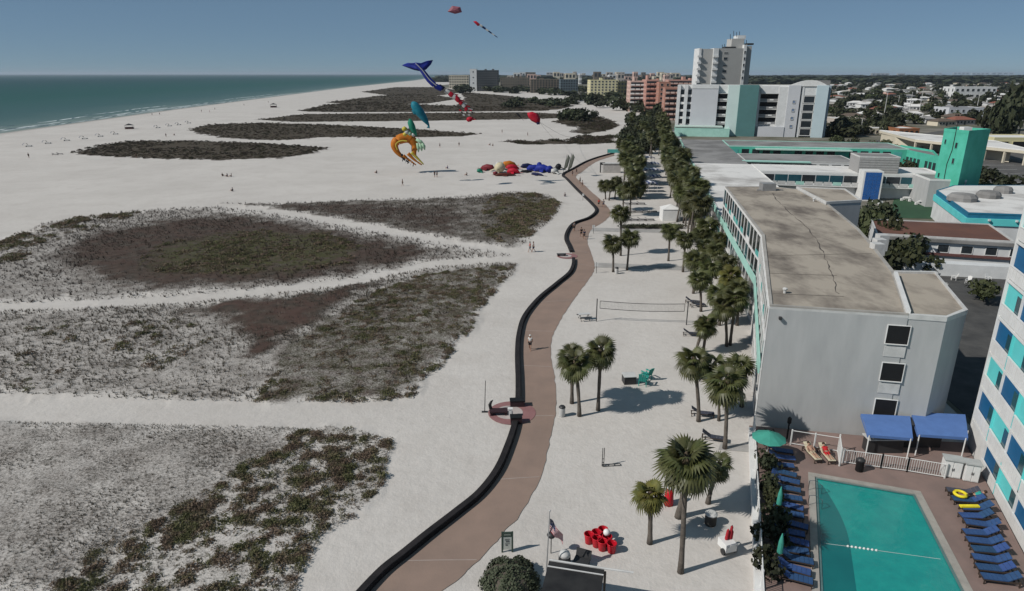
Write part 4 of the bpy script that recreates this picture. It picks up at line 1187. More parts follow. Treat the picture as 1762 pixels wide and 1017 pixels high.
m_sal2 = mat('pale_salmon_stucco', (.56,.40,.35), .85, (.50,.36,.31), .15)
m_terr = mat('terracotta_stucco', (.38,.19,.14), .85, (.33,.165,.125), .15)
m_yel = mat('pale_yellow_stucco', (.58,.54,.33), .85, (.52,.48,.29), .1)
m_cream = mat('cream_stucco', (.55,.50,.40), .85, (.49,.45,.36), .15)
m_charc = mat('charcoal_facade', (.055,.058,.060), .6, (.08,.082,.085), .05)
m_brownf = mat('brown_facade', (.11,.095,.075), .8, (.16,.135,.105), .05)
m_bluef = mat('slate_blue_facade', (.085,.115,.135), .7, (.11,.14,.16), .05)
block('resort_hotel','dark slab hotel with a bright white end wall on the far shore','hotel',821,858,157,121,30,0,m_charc,m_roofg,9,10,(.7,.5),roofgear=2)
block('resort_wing','bright white end block joined to the dark far hotel','building',809,820.5,157,119,34,0,m_white,m_roofw,4,1,(.2,.2))
block('resort_hotel','low pale hotel left of the dark far hotel by the sea','hotel',773,807,152,130,40,0,m_cream,m_roofw,5,8,(.6,.5))
block('resort_hotel','brown low hotel right of the dark far hotel','hotel',861,911,157,134,40,0,m_brownf,m_roofg,5,12,(.5,.6),fr=m_cream,roofgear=2)
block('resort_hotel','second brown hotel with a pale left edge in the far row','hotel',913,962,160,137,40,0,m_brownf,m_roofg,6,10,(.5,.6),roofgear=2)
block('resort_hotel','slate blue hotel at the right end of the far row','hotel',964,994,164,137,30,0,m_bluef,m_roofg,6,7,(.6,.6))
block('apartment_block','white ended yellow apartment block among the far trees','apartments',1015,1064,167,138,22,3,m_yel,m_roofw,6,8,(.5,.5),fr=m_white2,roofgear=1)
block('apartment_block','dark green fronted block behind the yellow apartments','apartments',1062,1078,167,141,30,3,mat('dull_green_facade',(.10,.10,.05),.8),m_roofg,4,3)
block('condo_block','pale salmon condo with white balconies, left of the salmon group','condo',1082,1108,192,140,26,-4,m_sal2,m_roofg,7,3,style='balcony',roofgear=2)
block('condo_block','deep salmon condo in the middle of the salmon group','condo',1109,1130,194,138,26,-4,m_sal,m_roofg,7,3,style='balcony',fr=m_sal,roofgear=2)
block('condo_block','terracotta condo at the right of the salmon group','condo',1131,1150,196,142,26,-4,m_terr,m_roofg,7,2,(.4,.5),fr=m_sal2,roofgear=1)
block('condo_block','broad salmon condo behind the palms left of the white hotel','condo',1147,1197,185,138,24,-6,m_sal,m_roofg,7,6,style='balcony',fr=m_sal2,roofgear=2)
block('condo_block','nearest red and pink condo just left of the white hotel','condo',1141,1166,207,152,20,-8,m_terr,m_roofg,6,3,style='balcony',fr=m_sal2)
m_tan = mat('tan_far', (.42,.38,.34), .85)
rr = random.Random(77)
for k in range(70):
    u = rr.uniform(862,1170); w = rr.uniform(4,18); vb = rr.uniform(131,147); h = vb-rr.choice((rr.uniform(123.5,128),rr.uniform(126,133)))
    if u+w > 1175 or h < 2: continue
    block('far_building', rr.choice(['small pale block in the distant town behind the beach hotels']), 'building', u, u+w, vb, vb-h, 25, 0, rr.choice((m_tan,m_white,m_cream,m_sal2,m_brownf)), rr.choice((m_roofw,m_roofg)), 2, max(2,int(w/5)), group='blocks of the distant town')
for k, (u,w,vb,vt) in enumerate(((1640,28,128.6,124.5),(1608,12,128.8,125),(1672,30,128.7,125),(1705,40,128.6,124.6),(1660,9,128.4,124.2),(1500,30,129.5,126),(1545,12,130,126.5))):
    block('far_building', 'long white block on the far skyline at the right', 'building', u, u+w, vb, vt, 40, 0, m_white if k < 5 else m_tan, m_roofw, 1, 4, group='white blocks on the far skyline')

# ------------------------------------------------------------------ green tower, aqua building, red roof building
gt = thing('green_tower', 'bright green stair tower standing right of the motel wings', 'tower', (*G(1650,325).xy,0))
def PX(u, v, z=0): p = G(u, v, z); return (p.x, p.y)
g0 = G(1623,318); g1 = G(1652,330)
zt = 15.6
Y0 = 141.
gl_ = A(1625,300,Y0).x; gm = A(1652,300,Y0-3).x; gr_ = A(1690,300,Y0+1).x
GT = [(gl_,Y0+3),(gm,Y0-3),(gr_,Y0+1.5),(gr_-3,Y0+8)]
volume(gt, 'wall', GT, 0, zt, m_tealg, m_roofg, 'roof', .5, m_tealg)
Mg, Lg = mat2(GT[0], GT[1])
for z in (9.2, 12.4): window(gt, Mg, Lg*.62, z, .55, 1.1, m_tealg, m_glass, .08, .06)
for z in (6,13): window(gt, Mg, Lg*.15, z, .4, .9, m_tealg, m_glass, .06, .06)
q = MB(gt.location); q.tube([Mg@Vector((Lg*.42,.08,3)), Mg@Vector((Lg*.40,.08,9)), Mg@Vector((Lg*.5,.08,12)), Mg@Vector((Lg*.5,.08,17.5))], .07, 5); q.build('drain_pipe', m_dark, gt)
q = MB(gt.location); q.box(GT[1][0]+1.5,GT[1][0]+3.2,GT[1][1]+4,GT[1][1]+5.5,zt,zt+.9); q.build('roof_hatch', m_white2, gt)
gw = thing('green_annex', 'low green walled annex with dark openings left of the green tower', 'building', (*PX(1580,285),0))
a0, a1 = G(1548,284), G(1622,300)
volume(gw, 'wall', [(a0.x,a0.y),(a1.x-2,a1.y),(a1.x+6,a1.y+16),(a0.x+6,a0.y+12)], 0, 4.4, m_tealg, m_roofg, 'roof', .6, m_tealg)
Ma, La = mat2((a0.x,a0.y),(a1.x-2,a1.y))
for k in range(9):
    if k != 5: piece('opening', gw, Ma, La*(.05+k*.105), La*(.05+k*.105)+1.4, 0, .06, .4, 3.0, m_glass)
ab = thing('aqua_building', 'low building with white roof and bright aqua and blue fascia', 'building', (*PX(1690,350,0),0))
AB = [PX(1609,334,4.6),PX(1664,374,4.6),PX(1800,379,4.6),PX(1800,325,4.6),PX(1640,325,4.6)]
volume(ab, 'wall', AB, 0, 3.4, m_white, None)
volume(ab, 'fascia', [tuple(Vector(p)+(Vector(p)-Vector((90,118))).normalized()*.25) for p in AB], 3.4, 4.5, m_aqua)
volume(ab, 'upper_fascia', [tuple(Vector(p)+(Vector(p)-Vector((90,118))).normalized()*-.15) for p in AB], 4.5, 5.3, mat('mid_blue_paint',(.02,.16,.27),.6), m_roofw, 'roof', .1, mat('mid_blue_paint',(.02,.16,.27),.6))
for (u,v,w) in ((1655,345,2.4),(1700,340,2.0),(1725,332,1.6)):
    p = G(u,v,5.3); q = MB(ab.location); q.lathe([(w,5.3),(w,6.0),(w*.8,6.5),(.3,6.7)], 12, Matrix.Translation((p.x,p.y,0))); q.build('roof_dome', m_roofg, ab)
for k in range(6):
    Mq, Lq = mat2(AB[1], AB[2]); piece('fascia_lamp', ab, Mq, 3+k*4, 3.3+k*4, .3, .6, 4.2, 4.5, m_white2)
rr_ = thing('red_roof_building', 'long white-walled building with flat rust-red roof behind the hotel', 'building', (*PX(1610,400,0),0))
RR = [PX(1498,378,3.9),PX(1508,403,3.9),PX(1745,417,3.9),PX(1702,387,3.9)]
volume(rr_, 'wall', RR, 0, 3.9, m_white, m_red, 'roof', .18, m_trim)
Mq, Lq = mat2(RR[1], RR[2])
piece('brown_band', rr_, Mq, 1, Lq, 0.02, .35, 1.3, 1.65, mat('brown_band',(.13,.06,.055),.8))
piece('eave', rr_, Mq, .2, Lq, .06, .45, 3.3, 3.72, m_roofg)
for k in range(6): window(rr_, Mq, 3+k*3.1, 1.8, 1.4, 1.1, m_white2, m_glass, .08, .08)
# lower white wall with pots in front of it
lw = thing('courtyard_wall', 'white courtyard wall below the rust-red roof', 'wall', (*PX(1650,470),0))
volume(lw, 'wall', [PX(1530,470),PX(1740,482),PX(1740,476),PX(1530,464)], 0, 1.8, m_white, None)
# green court with parasol tables
cg = sheet('green_court', [PX(1528,375),PX(1640,378),PX(1650,350),PX(1540,338)], .075, mat('court_green',(.035,.085,.045),.9,(.028,.065,.036),.4))
# petrol canopy and yellow shops behind the lot
gs = thing('yellow_canopy', 'long cream canopy building with flat white roof beyond the parking lot', 'building', (*PX(1640,245),0))
c0, c1 = G(1575,240,4.5), G(1790,262,4.5)
volume(gs, 'canopy', [(c0.x,c0.y),(c1.x,c1.y),(c1.x+10,c1.y+34),(c0.x+8,c0.y+40)], 3.6, 4.6, m_cream, m_roofw, 'roof', .2, m_white2)
for k in range(7):
    p = c0.lerp(c1, .03+k*.15); q = MB(gs.location); q.box(p.x-.3,p.x+.3,p.y+1,p.y+1.6,0,3.6); q.build('column', m_cream, gs)
volume(gs, 'shop', [(c0.x+4,c0.y+20),(c1.x,c1.y+12),(c1.x+8,c1.y+32),(c0.x+8,c0.y+38)], 0, 3.59, m_cream)
p = G(1560,226); block('shop','small cream shop with an orange sign board left of the long canopy','shop',1545,1580,236,222,14,0,mat('orange_brown',(.28,.12,.06),.8),m_roofw,1,4,(.6,.6))
block('shop','long low white-roofed shop row behind the parking lot','shop',1432,1545,232,222,14,0,m_cream,m_roofw,1,14,(.5,.5))
block('shop','yellow open-fronted drive-through at the right edge','shop',1706,1790,262,238,14,-4,m_yel,m_roofw,1,3,(.75,.55),gl=m_black)
block('house','tan flat-roofed house with aqua sign beside the white hotel','house',1434,1486,224,205,18,0,m_tan,m_roofw,1,5,(.4,.5))
block('house','grey-roofed large house on the right among tall trees','house',1630,1690,205,186,16,0,m_pale,m_roofg,2,6,(.4,.4))
block('house','white two-level house on the right skyline behind the trees','house',1640,1712,170,150,22,0,m_white,m_roofw,2,8,(.5,.4))

# ------------------------------------------------------------------ suburb: houses, trees, poles
HOUSE = []
for k, (wm, rm) in enumerate(((m_white,m_roofg),(m_cream,mat('brown_shingle',(.13,.10,.08),.9)),(m_white,m_roofw),(m_tan,mat('tile_red',(.25,.10,.07),.9)),(m_sal2,mat('pale_shingle',(.36,.34,.31),.9)))):
    a, b_, h, e = 6.5, 4.2, 2.8, 4.4
    q = MB(); q.box(-a,a,-b_,b_,0,h); w = q.mesh('wall', wm)
    q = MB(); i = [q.vert(p) for p in ((-a-.5,-b_-.5,h),(a+.5,-b_-.5,h),(a+.5,b_+.5,h),(-a-.5,b_+.5,h),(-a+b_-.2,0,e),(a-b_+.2,0,e))]
    for f in ((0,1,5,4),(2,3,4,5),(1,2,5),(3,0,4),(3,2,1,0)): q.face([i[x] for x in f])
    HOUSE.append((w, q.mesh('roof', rm)))
DOORM = box_mesh('door', 1.1, .06, 2.1, m_dark)
def house(p, k, rz, sc, label, group):
    t = thing('house', label, 'house', p, rz, group, sc)
    link('wall', HOUSE[k][0], t); link('roof', HOUSE[k][1], t)
    link('door', DOORM, t, (0,-4.24,0))
    for x in (-4.4,-2.2,2.4,4.6):
        f = link('window', frame_mesh(1.3,1.1,.08,.06,m_white2), t, (x,-4.2,1.0)); f.rotation_euler = (0,0,math.pi)
        link('pane', box_mesh('pane',1.3,.03,1.1,m_glass), f, (0,.02,0))
    return t
hn = ['grey-roofed white house among the suburb trees','brown-roofed cream house among the suburb trees','white-roofed house among the suburb trees','red tile-roofed house among the suburb trees','pale-roofed pink house among the suburb trees']
def zone_(u, v): return ('close behind the shops' if v > 190 else 'halfway to the skyline' if v > 155 else 'near the skyline')+(', right of the white hotel' if u < 1540 else ', towards the right edge' if u > 1650 else ', in the middle')
rr = random.Random(5); taken = []
n = 0
while n < 190:
    v = rr.uniform(131,216)**1.0; u = rr.uniform(1290 if v < 142 else 1425,1775)
    p = G(u, v)
    if p.y > 3200: continue
    if any((p-t).length < 13+p.y*.006 for t in taken): continue
    taken.append(p); k = rr.choice((0,0,1,2,2,2,4,3))
    house(p, k, rr.choice((0,1.57,.2,-.3)), rr.uniform(.65,1.0)*(1+p.y/4500), hn[k].replace('suburb trees', 'suburb trees, '+zone_(u, v)), 'houses of the inland suburb'); n += 1
n = 0
near_n = 0; FV, FF, fb = [], [], 0; fvar = [tree_mesh(90+s, 110, .22, 5) for s in range(4)]
while n < 340:
    v = rr.uniform(129.5,236); u = rr.uniform(1425,1790)
    p = G(u, v)
    if p.y > 3000: continue
    if v > 214 and u > 1560: continue
    if any((p-t).length < 7+p.y*.008 for t in taken): continue
    dk = rr.random() < .5
    if v < 158 or near_n > 108:
        ww = rr.uniform(5,9)*(1+p.y/1500)*.6; hh = rr.uniform(3.5,7)*(1+p.y/3000)*.85; v_, f_ = fvar[n % 4]
        FV.append(v_*np.array([ww,ww,hh])+np.array([p.x,p.y,hh*.1])); FF.append(f_+fb); fb += len(v_); n += 1; continue
    near_n += 1
    far = p.y > 420
    tree(p, rr.uniform(5,9)*(1+p.y/1500), rr.uniform(3.5,7)*(1+p.y/3000), ('dark' if dk else 'mid')+' green tree among the houses '+zone_(u, v), far, 'dark' if dk else 'leaf', 'trees of the inland suburb', .12); n += 1
tag(link('distant_trees', fast_mesh('distant_trees', np.concatenate(FV), np.concatenate(FF), m_leafd)), 'mass of distant trees between the far suburb roofs', 'trees', kind='stuff')
for (u,v,w,h,lb) in ((1722,240,14,22,'very tall dark tree at the right edge behind the cream canopy'),(1752,236,16,26,'tallest dark tree at the right edge of the town'),(1700,228,12,16,'tall dark tree left of the tallest one at the right edge'),(1735,225,12,24,'tall slim tree between the tall ones at the right edge')):
    tree(G(u,v), w, h, lb, False, 'dark', None, .15)
for (u,v,w,h,lb) in ((1462,262,5,6,'dark tree standing between the motel wings and the shop row'),(1500,262,5,4,'round tree in front of the shop row'),(1545,268,5,4,'round tree by the parking lot entrance'),(1520,258,5,4,'tree behind the grey plant room'),(1440,250,5,4,'tree right of the white hotel foot'),(1560,300,5,4,'shrub beside the green annex'),(1700,320,7,5,'bush right of the green tower'),(1722,335,7,5,'leafy bush at the right edge behind the aqua building'),(1690,338,5,4,'small bush right of the green tower foot'),(1506,400,7,6,'dark tree in the gap beside the hotel rear block'),(1500,418,5,6,'dark tree pressed against the hotel rear wall'),(1545,468,5,5,'dark tree between the stair tower and the rear court'),(1590,470,4,3,'dark shrub left of the white chairs'),(1520,470,6,5,'dark tree in the shade behind the hotel'),(1556,452,6,5,'leafy tree in front of the rust-red roof'),(1530,432,5,5.5,'leafy tree beside the hotel rear court'),(1690,520,4,3,'shrub in the rear court by the balcony building'),(1480,300,4,3,'shrub on the courtyard terrace')):
    tree(G(u,v), w, h, lb, False, 'dark' if w > 5 else 'leaf', None, .15)
for k, (u,vb,vt) in enumerate(((1520,205,136),(1563,200,158),(1581,196,151),(1544,188,164),(1680,190,158),(1480,232,205))):
    b_ = G(u,vb); t_ = A(u+2,vt,b_.y); h = min(t_.z, 17)
    po = thing('utility_pole', ('tall crossbar pole among the suburb trees, %s' % ('leftmost tall one','second from the right of the middle three','right one of the middle three','left one of the middle three','at the right by the grey roof','short one by the shop row')[k]), 'pole', b_, group='utility poles')
    q = MB(); q.tube([(0,0,-.2),(0,0,h)], [.22,.14], 7); q.build('pole', m_trim, po)
    q = MB(); q.box(-1.3,1.3,-.08,.08,h-1.0,h-.8); q.build('crossbar', m_dark, po)
# wooded skyline
V, F = [], []
base = 0
npr = np.random.RandomState(4)
tv = [tree_mesh(60+s, 80, .26, 5) for s in range(4)]
for k in range(950):
    y = 1900*(7400/1900)**npr.rand(); x = y*(npr.uniform(-.10 if y > 2300 else .05,.85)); s = npr.uniform(35,75)*(y/4000+.4); hh = npr.uniform(9,17)
    v, f = tv[k % 4]
    V.append(v*np.array([s,s,hh])+np.array([x,y,0])); F.append(f+base); base += len(v)
tag(link('distant_woodland', fast_mesh('distant_woodland', np.concatenate(V), np.concatenate(F), m_leafd)), 'dark wooded band along the skyline', 'woodland', kind='stuff')
# ------------------------------------------------------------------ pool terrace
from mathutils.geometry import tessellate_polygon
DZ = .30
m_deck = mat('pool_deck_paving', (.225, .158, .140), .85, (.175, .128, .115), .5, detail=7, bump=.1, bscale=8)
POOL = [G(u,v,DZ).xy for u,v in ((1402,820),(1575,850),(1672,1040),(1412,1040))]
def poly_off(P, d):
    n = len(P); out = []
    ar = sum(P[i][0]*P[(i+1)%n][1]-P[(i+1)%n][0]*P[i][1] for i in range(n)); s = 1 if ar > 0 else -1
    for i in range(n):
        a, b, c = Vector(P[i-1]), Vector(P[i]), Vector(P[(i+1)%n])
        e1 = (b-a).normalized(); e2 = (c-b).normalized()
        n1 = Vector((e1.y,-e1.x))*s; n2 = Vector((e2.y,-e2.x))*s
        k = (n1+n2); k = k/(k.length_squared/2) if k.length > 1e-6 else n1
        out.append(b+k*d)
    return out
outer = [Vector(p) for p in ((19.0,47.2),(28.9,45.3),(31.4,44.9),(34.6,44.6),(26.6,23.),(11.8,23.),(14.0,31.),(19.1,46.6))]
cop = poly_off(POOL, .42)
def ring_mesh(q, O, I, z):
    tri = tessellate_polygon([[Vector((p[0],p[1],0)) for p in O],[Vector((p[0],p[1],0)) for p in I]])
    P = list(O)+list(I); ids = [q.vert((p[0],p[1],z)) for p in P]
    for t in tri:
        a, b, c = (P[i] for i in t)
        cr = (b[0]-a[0])*(c[1]-a[1])-(b[1]-a[1])*(c[0]-a[0])
        q.face([ids[i] for i in (t if cr > 0 else t[::-1])])
q = MB(); ring_mesh(q, outer, cop, DZ)
for P in (outer,):
    q.prism([tuple(p) for p in P], .0, DZ, caps=False)
tag(q.build('pool_deck', m_deck), kind='structure')
pool = thing('swimming_pool', 'rectangular turquoise swimming pool with pale coping', 'pool', (*((POOL[0]+POOL[2])/2),0))
q = MB(pool.location); ring_mesh(q, cop, POOL, DZ+.03)
q.prism([tuple(p) for p in cop], DZ-.02, DZ+.03, caps=False); q.prism([tuple(p) for p in POOL][::-1], .02, DZ+.03, caps=False)
q.build('coping', mat('pool_coping', (.33,.31,.28), .7, (.25,.235,.215), 1.2), pool)
tl = poly_off(POOL, -.17)
q = MB(pool.location); ring_mesh(q, POOL, tl, DZ-.05); q.build('tile_band', mat('pool_tile_band', (.10,.17,.17), .4), pool)
q = MB(pool.location); q.prism([tuple(p) for p in POOL], .006, .02); q.build('pool_floor', mat('pool_floor', (.018,.30,.275), .6, (.014,.255,.24), .25, bump=.0), pool)
# strip of darker water colour with a bowed edge along the left side
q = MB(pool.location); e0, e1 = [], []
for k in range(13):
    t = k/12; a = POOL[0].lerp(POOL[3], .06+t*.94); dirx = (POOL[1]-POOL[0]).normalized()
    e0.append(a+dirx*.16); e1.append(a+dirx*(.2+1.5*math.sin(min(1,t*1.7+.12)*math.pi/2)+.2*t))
q.prism([tuple(p) for p in e0+e1[::-1]], .19, .206); q.build('dark_water', mat('pool_dark_water', (.008,.135,.135), .06, (.007,.115,.118), .4, spec=.5, bump=.25, bscale=2.2), pool)
wm = mat('pool_water', (.015,.262,.232), .06, (.012,.220,.205), 1.1, spec=.5, bump=.45, bscale=2.6)  # colour mottling stands in for light ripples in the pool
q = MB(pool.location); q.poly([(p[0],p[1],.2) for p in (POOL if sum(POOL[i][0]*POOL[(i+1)%4][1]-POOL[(i+1)%4][0]*POOL[i][1] for i in range(4)) > 0 else POOL[::-1])]); q.build('water', wm, pool)
# float line
for k in range(8):
    p = G(1459,940,.22).lerp(G(1508,947,.22), k/7); q = MB(pool.location)
    q.lathe([(.02,.15),(.06,.17),(.075,.22),(.06,.27),(.02,.29)], 8, Matrix.Translation((p.x,p.y,0))); q.build('float', m_white2, pool)
q = MB(pool.location); q.tube([G(1418,935,.2), G(1459,940,.22), G(1508,947,.22), G(1618,962,.2)], .012, 4); q.build('float_rope', m_trim, pool)
for k, v in enumerate((846,872)):
    p = G(1403,v,DZ); q = MB(pool.location); d = (POOL[1]-POOL[0]).normalized(); d = Vector((d.x,d.y,0))
    q.tube([p-d*.45+Vector((0,0,0)), p-d*.45+Vector((0,0,.75)), p-d*.1+Vector((0,0,.85)), p+d*.35+Vector((0,0,.55)), p+d*.4+Vector((0,0,-.1))], .025, 6); q.build('ladder_rail', mat('steel',(.5,.5,.5),.25,metal=1.), pool)

# ------------------------------------------------------------------ loungers
m_lblue = mat('lounger_blue', (.030,.075,.185), .7, (.024,.06,.15), 2., objvar=.25)
m_lframe = mat('lounger_frame', (.055,.04,.032), .6)
m_lcream = mat('lounger_cream', (.60,.54,.40), .8)
def lounger_kit(mm, fm):
    q = MB(); q.box(-.86,.95,-.28,-.23,.26,.32); q.box(-.86,.95,.23,.28,.26,.32); q.box(-.92,-.87,-.28,.28,.26,.32); q.box(.92,.97,-.28,.28,.26,.32)
    fr_ = q.mesh('frame', fm)
    q = MB(); q.box(-.03,.03,-.025,.025,0,.27); leg = q.mesh('leg', fm)
    q = MB()
    for k in range(5): q.box(-.28+k*.245,-.05+k*.245,-.26,.26,.325,.375)
    seat = q.mesh('seat', mm)
    q = MB(); M = Matrix.Translation((-.28,0,.33)) @ Matrix.Rotation(R(33),4,'Y')
    for k in range(3): q.box(-.25-k*.245,-.02-k*.245,-.26,.26,0,.05,M)
    back = q.mesh('backrest', mm)
    return fr_, leg, seat, back
KIT = {'blue': lounger_kit(m_lblue, m_lframe), 'cream': lounger_kit(m_lcream, m_lframe), 'dark': lounger_kit(mat('lounger_slate',(.05,.055,.075),.8,objvar=.2), m_lframe)}
def lounger(p, rz, label, kit='blue', group=None, name='sun_lounger'):
    t = thing(name, label, 'sun lounger', p, rz, group)
    fr_, leg, seat, back = KIT[kit]
    link('frame', fr_, t)
    for x, y in ((-.85,-.255),(-.85,.255),(.9,-.255),(.9,.255)): link('leg', leg, t, (x,y,0))
    link('seat', seat, t); link('backrest', back, t)
    return t
dp = (POOL[1]-POOL[0]); PA = math.atan2(dp.y, dp.x)
ords = ['first','second','third','fourth','fifth','sixth','seventh','eighth','ninth','tenth','eleventh','twelfth','thirteenth','fourteenth','fifteenth','sixteenth','seventeenth','eighteenth']
lv = [781,793,806,819,832,846,862,876,890,908,922,937,953,969,985,1001]
for k, v in enumerate(lv):
    u = np.interp(v,[781,996],[1343,1366]); lounger(G(u+rnd.uniform(-5,5),v,DZ), PA+rnd.uniform(-.15,.15), 'blue lounger in the row left of the pool, %s from the grey wall' % ords[k], group='blue loungers left of the pool')
rv = [867,881,895,909,924,939,954,970,986,1003]
for k, v in enumerate(rv):
    u = np.interp(v,[866,999],[1668,1716]); lounger(G(u+rnd.uniform(-5,5),v,DZ), PA+math.pi+R(10)+rnd.uniform(-.12,.12), 'blue lounger in the row under the balcony building, %s from the white cabinets' % ords[k], group='blue loungers right of the pool')
cl1 = lounger(G(1396,786,DZ), PA+R(115)-R(180), 'cream lounger with a sunbather, left one by the grey wall', 'cream', 'cream loungers by the grey wall')
cl2 = lounger(G(1421,788,DZ), PA+R(110)-R(180), 'cream lounger with a sunbather in red, right one by the grey wall', 'cream', 'cream loungers by the grey wall')
cl3 = lounger(G(1655,853,DZ), PA+math.pi+R(4), 'brown slatted lounger with a yellow ring beside the white cabinets', 'dark')
# sand loungers and chairs by the palms
sl = [(1192,522,'dark lounger just right of the far net post'),(1200,528,'dark lounger touching the far net post'),(1205,500,'dark lounger under the palms above the net post'),(1190,578,'purple-blue lounger under the brownish palm'),(1205,651,'slate lounger under the slim dark trunked palm, left'),(1215,656,'slate lounger under the slim dark trunked palm, right'),(1210,487,'dark lounger at the palm foot above the net'),(1228,758,'brown lounger on the sand beside the leaning trunk'),(1208,716,'grey lounger lying at the foot of the slim palm')]
for u,v,lb in sl: lounger(G(u,v), rnd.uniform(-.4,.2), lb, 'dark', 'loungers on the sand under the palms')
n = 0
for rI,(v,us_) in enumerate(((352,(1078,1090,1102)),(366,(1086,1098,1110,1122)),(380,(1078,1091,1104,1117)))):
    for u in us_: lounger(G(u,v), rnd.uniform(-.2,.2), 'dark lounger in the rows beside the white tent, row %s, place %s from the left' % (('one','two','three')[rI], ('one','two','three','four')[us_.index(u)]), 'dark', 'dark loungers by the white tent')

# canopy cabanas: white and blue striped tops
m_cblue = mat('canvas_blue', (.06,.085,.20), .8); m_cwhite = mat('canvas_white', (.55,.56,.60), .8)
def canopy(p, w, label, rz=0):
    t = thing('canopy', label, 'canopy', p, rz, 'striped canopies in the palm grove')
    for x in (-w/2,w/2):
        for y in (-w*.4,w*.4):
            q = MB(); q.tube([(x,y,0),(x,y,2.2)], .04, 5); q.build('post', m_trim, t)
    for k in range(6):
        q = MB(); x0, x1 = -w/2+k*w/6, -w/2+(k+1)*w/6
        zz = lambda x: 2.25+.35*(1-abs(x)/(w/2))
        q.poly([(x0,-w*.45,zz(x0)),(x1,-w*.45,zz(x1)),(x1,w*.45,zz(x1)),(x0,w*.45,zz(x0))]); q.poly([(x0,-w*.45,zz(x0)-.25),(x1,-w*.45,zz(x1)-.25),(x1,-w*.45,zz(x1)),(x0,-w*.45,zz(x0))])
        q.build('stripe', m_cblue if k % 2 else m_cwhite, t)
    return t
cn = 0
for v, us_ in ((283,(1104,1116)),(294,(1100,1112,1124)),(306,(1102,1114,1127)),(318,(1100,1113,1127)),(330,(1104,1118))):
    for u in us_: canopy(G(u,v), 2.9, 'blue and white striped canopy in the palm grove, %s row from the sand loungers, %s' % (('fifth','fourth','third','second','first')[(283,294,306,318,330).index(v)], ('left','middle','right')[us_.index(u)]), rnd.uniform(-.2,.2))
# white tent
tn = thing('white_tent', 'white box tent at the edge of the palm row', 'tent', G(1152,378)); q = MB()
q.box(-1.7,1.7,-1.5,1.5,0,2.3); q.build('tent_wall', m_white2, tn); q = MB()
i = [q.vert(p) for p in ((-1.8,-1.6,2.28),(1.8,-1.6,2.28),(1.8,1.6,2.28),(-1.8,1.6,2.28),(0,0,3.1))]
for f in ((0,1,4),(1,2,4),(2,3,4),(3,0,4)): q.face([i[x] for x in f])
q.build('tent_roof', m_white2, tn)

# ------------------------------------------------------------------ fences, awnings, cabinets
def picket_fence(pts, h, label, gap=2.0, z=DZ, name='fence', picks=True):
    pts = [Vector((p[0],p[1],z)) for p in pts]
    t = thing(name, label, 'fence', pts[0])
    for a, b in zip(pts, pts[1:]):
        d = b-a; n = max(1, round(d.length/gap))
        for k in range(n+1):
            p = a.lerp(b,k/n); q = MB(t.location); q.box(p.x-.04,p.x+.04,p.y-.04,p.y+.04,z,z+h+.05); q.build('post', m_white2, t)
        for zz in (.12, h-.05):
            q = MB(t.location); q.tube([a+Vector((0,0,zz)), b+Vector((0,0,zz))], .028, 5); q.build('rail', m_white2, t)
        if picks:
            q = MB(t.location); m_ = int(d.length/.14)
            for k in range(m_): p = a.lerp(b,(k+.5)/m_); q.box(p.x-.011,p.x+.011,p.y-.011,p.y+.011,z+.12,z+h-.05)
            o = q.build('pickets', m_white2, t); o['kind'] = 'stuff'
    return t
picket_fence([G(1449,797,DZ).xy, G(1515,806,DZ).xy, G(1560,812,DZ).xy, G(1625,823,DZ).xy], 1.15, 'white picket fence between the pool and the blue awnings')
picket_fence([G(1360,765,DZ).xy, G(1441,778,DZ).xy], 1.25, 'white frame fence behind the two sunbathers', picks=False)
picket_fence([G(1441,778,DZ).xy, G(1444,802,DZ).xy], 1.45, 'short white gate panel left of the black bin')
picket_fence([(19.0,46.4),(16.6,38.9),(14.1,31.),(11.9,24.2)], 1.3, 'long white fence between the sand and the pool terrace', 1.6)
_fo = [o for o in COL.objects if o.get('label') == 'long white fence between the sand and the pool terrace'][0]
for _a, _b in (((18.95,46.4),(14.05,31.)),((14.05,31.),(11.8,24.2))):
    _M, _L = mat2(_a, _b); piece('base_wall', _fo, _M, 0.05, _L, -.05, .27, 0, .62, m_white2)
def awning(u0, u1, v0, v1, label, skew=0):
    zb, zf = 2.35, 2.05
    a, b = G(u0,v0,zb), G(u1,v0+4+skew,zb); c, d = G(u1+5,v1+6+skew,zf), G(u0+12,v1,zf)
    t = thing('awning', label, 'awning', ((a.x+c.x)/2,(a.y+c.y)/2,DZ))
    q = MB(t.location); n = 7
    for k in range(n):
        A0, A1 = a.lerp(b,k/n), a.lerp(b,(k+1)/n); D0, D1 = d.lerp(c,k/n), d.lerp(c,(k+1)/n)
        m0, m1 = A0.lerp(D0,.5)+Vector((0,0,.06)), A1.lerp(D1,.5)+Vector((0,0,.06))
        q.poly([D0,D1,m1,m0]); q.poly([m0,m1,A1,A0])
    q.build('canvas', m_aw, t)
    q = MB(t.location)
    for p, r_2 in ((d,c),(c,b),(a,d)): q.poly([p-Vector((0,0,.22)), r_2-Vector((0,0,.22)), r_2, p])
    q.build('valance', m_aw, t)
    for p in (d.lerp(c,.04), c.lerp(d,.04)):
        q = MB(t.location); q.tube([Vector((p.x,p.y,DZ)), p-Vector((0,0,.05))], .045, 6); q.build('post', m_white2, t)
    return t
m_aw = mat('awning_blue', (.085,.165,.385), .75, (.075,.145,.34), 1.5)
awning(1481,1566,712,748, 'left blue canvas awning against the grey hotel wall')
awning(1567,1661,709,747, 'right blue canvas awning beside the balcony building')
p = G(1527,785,DZ)
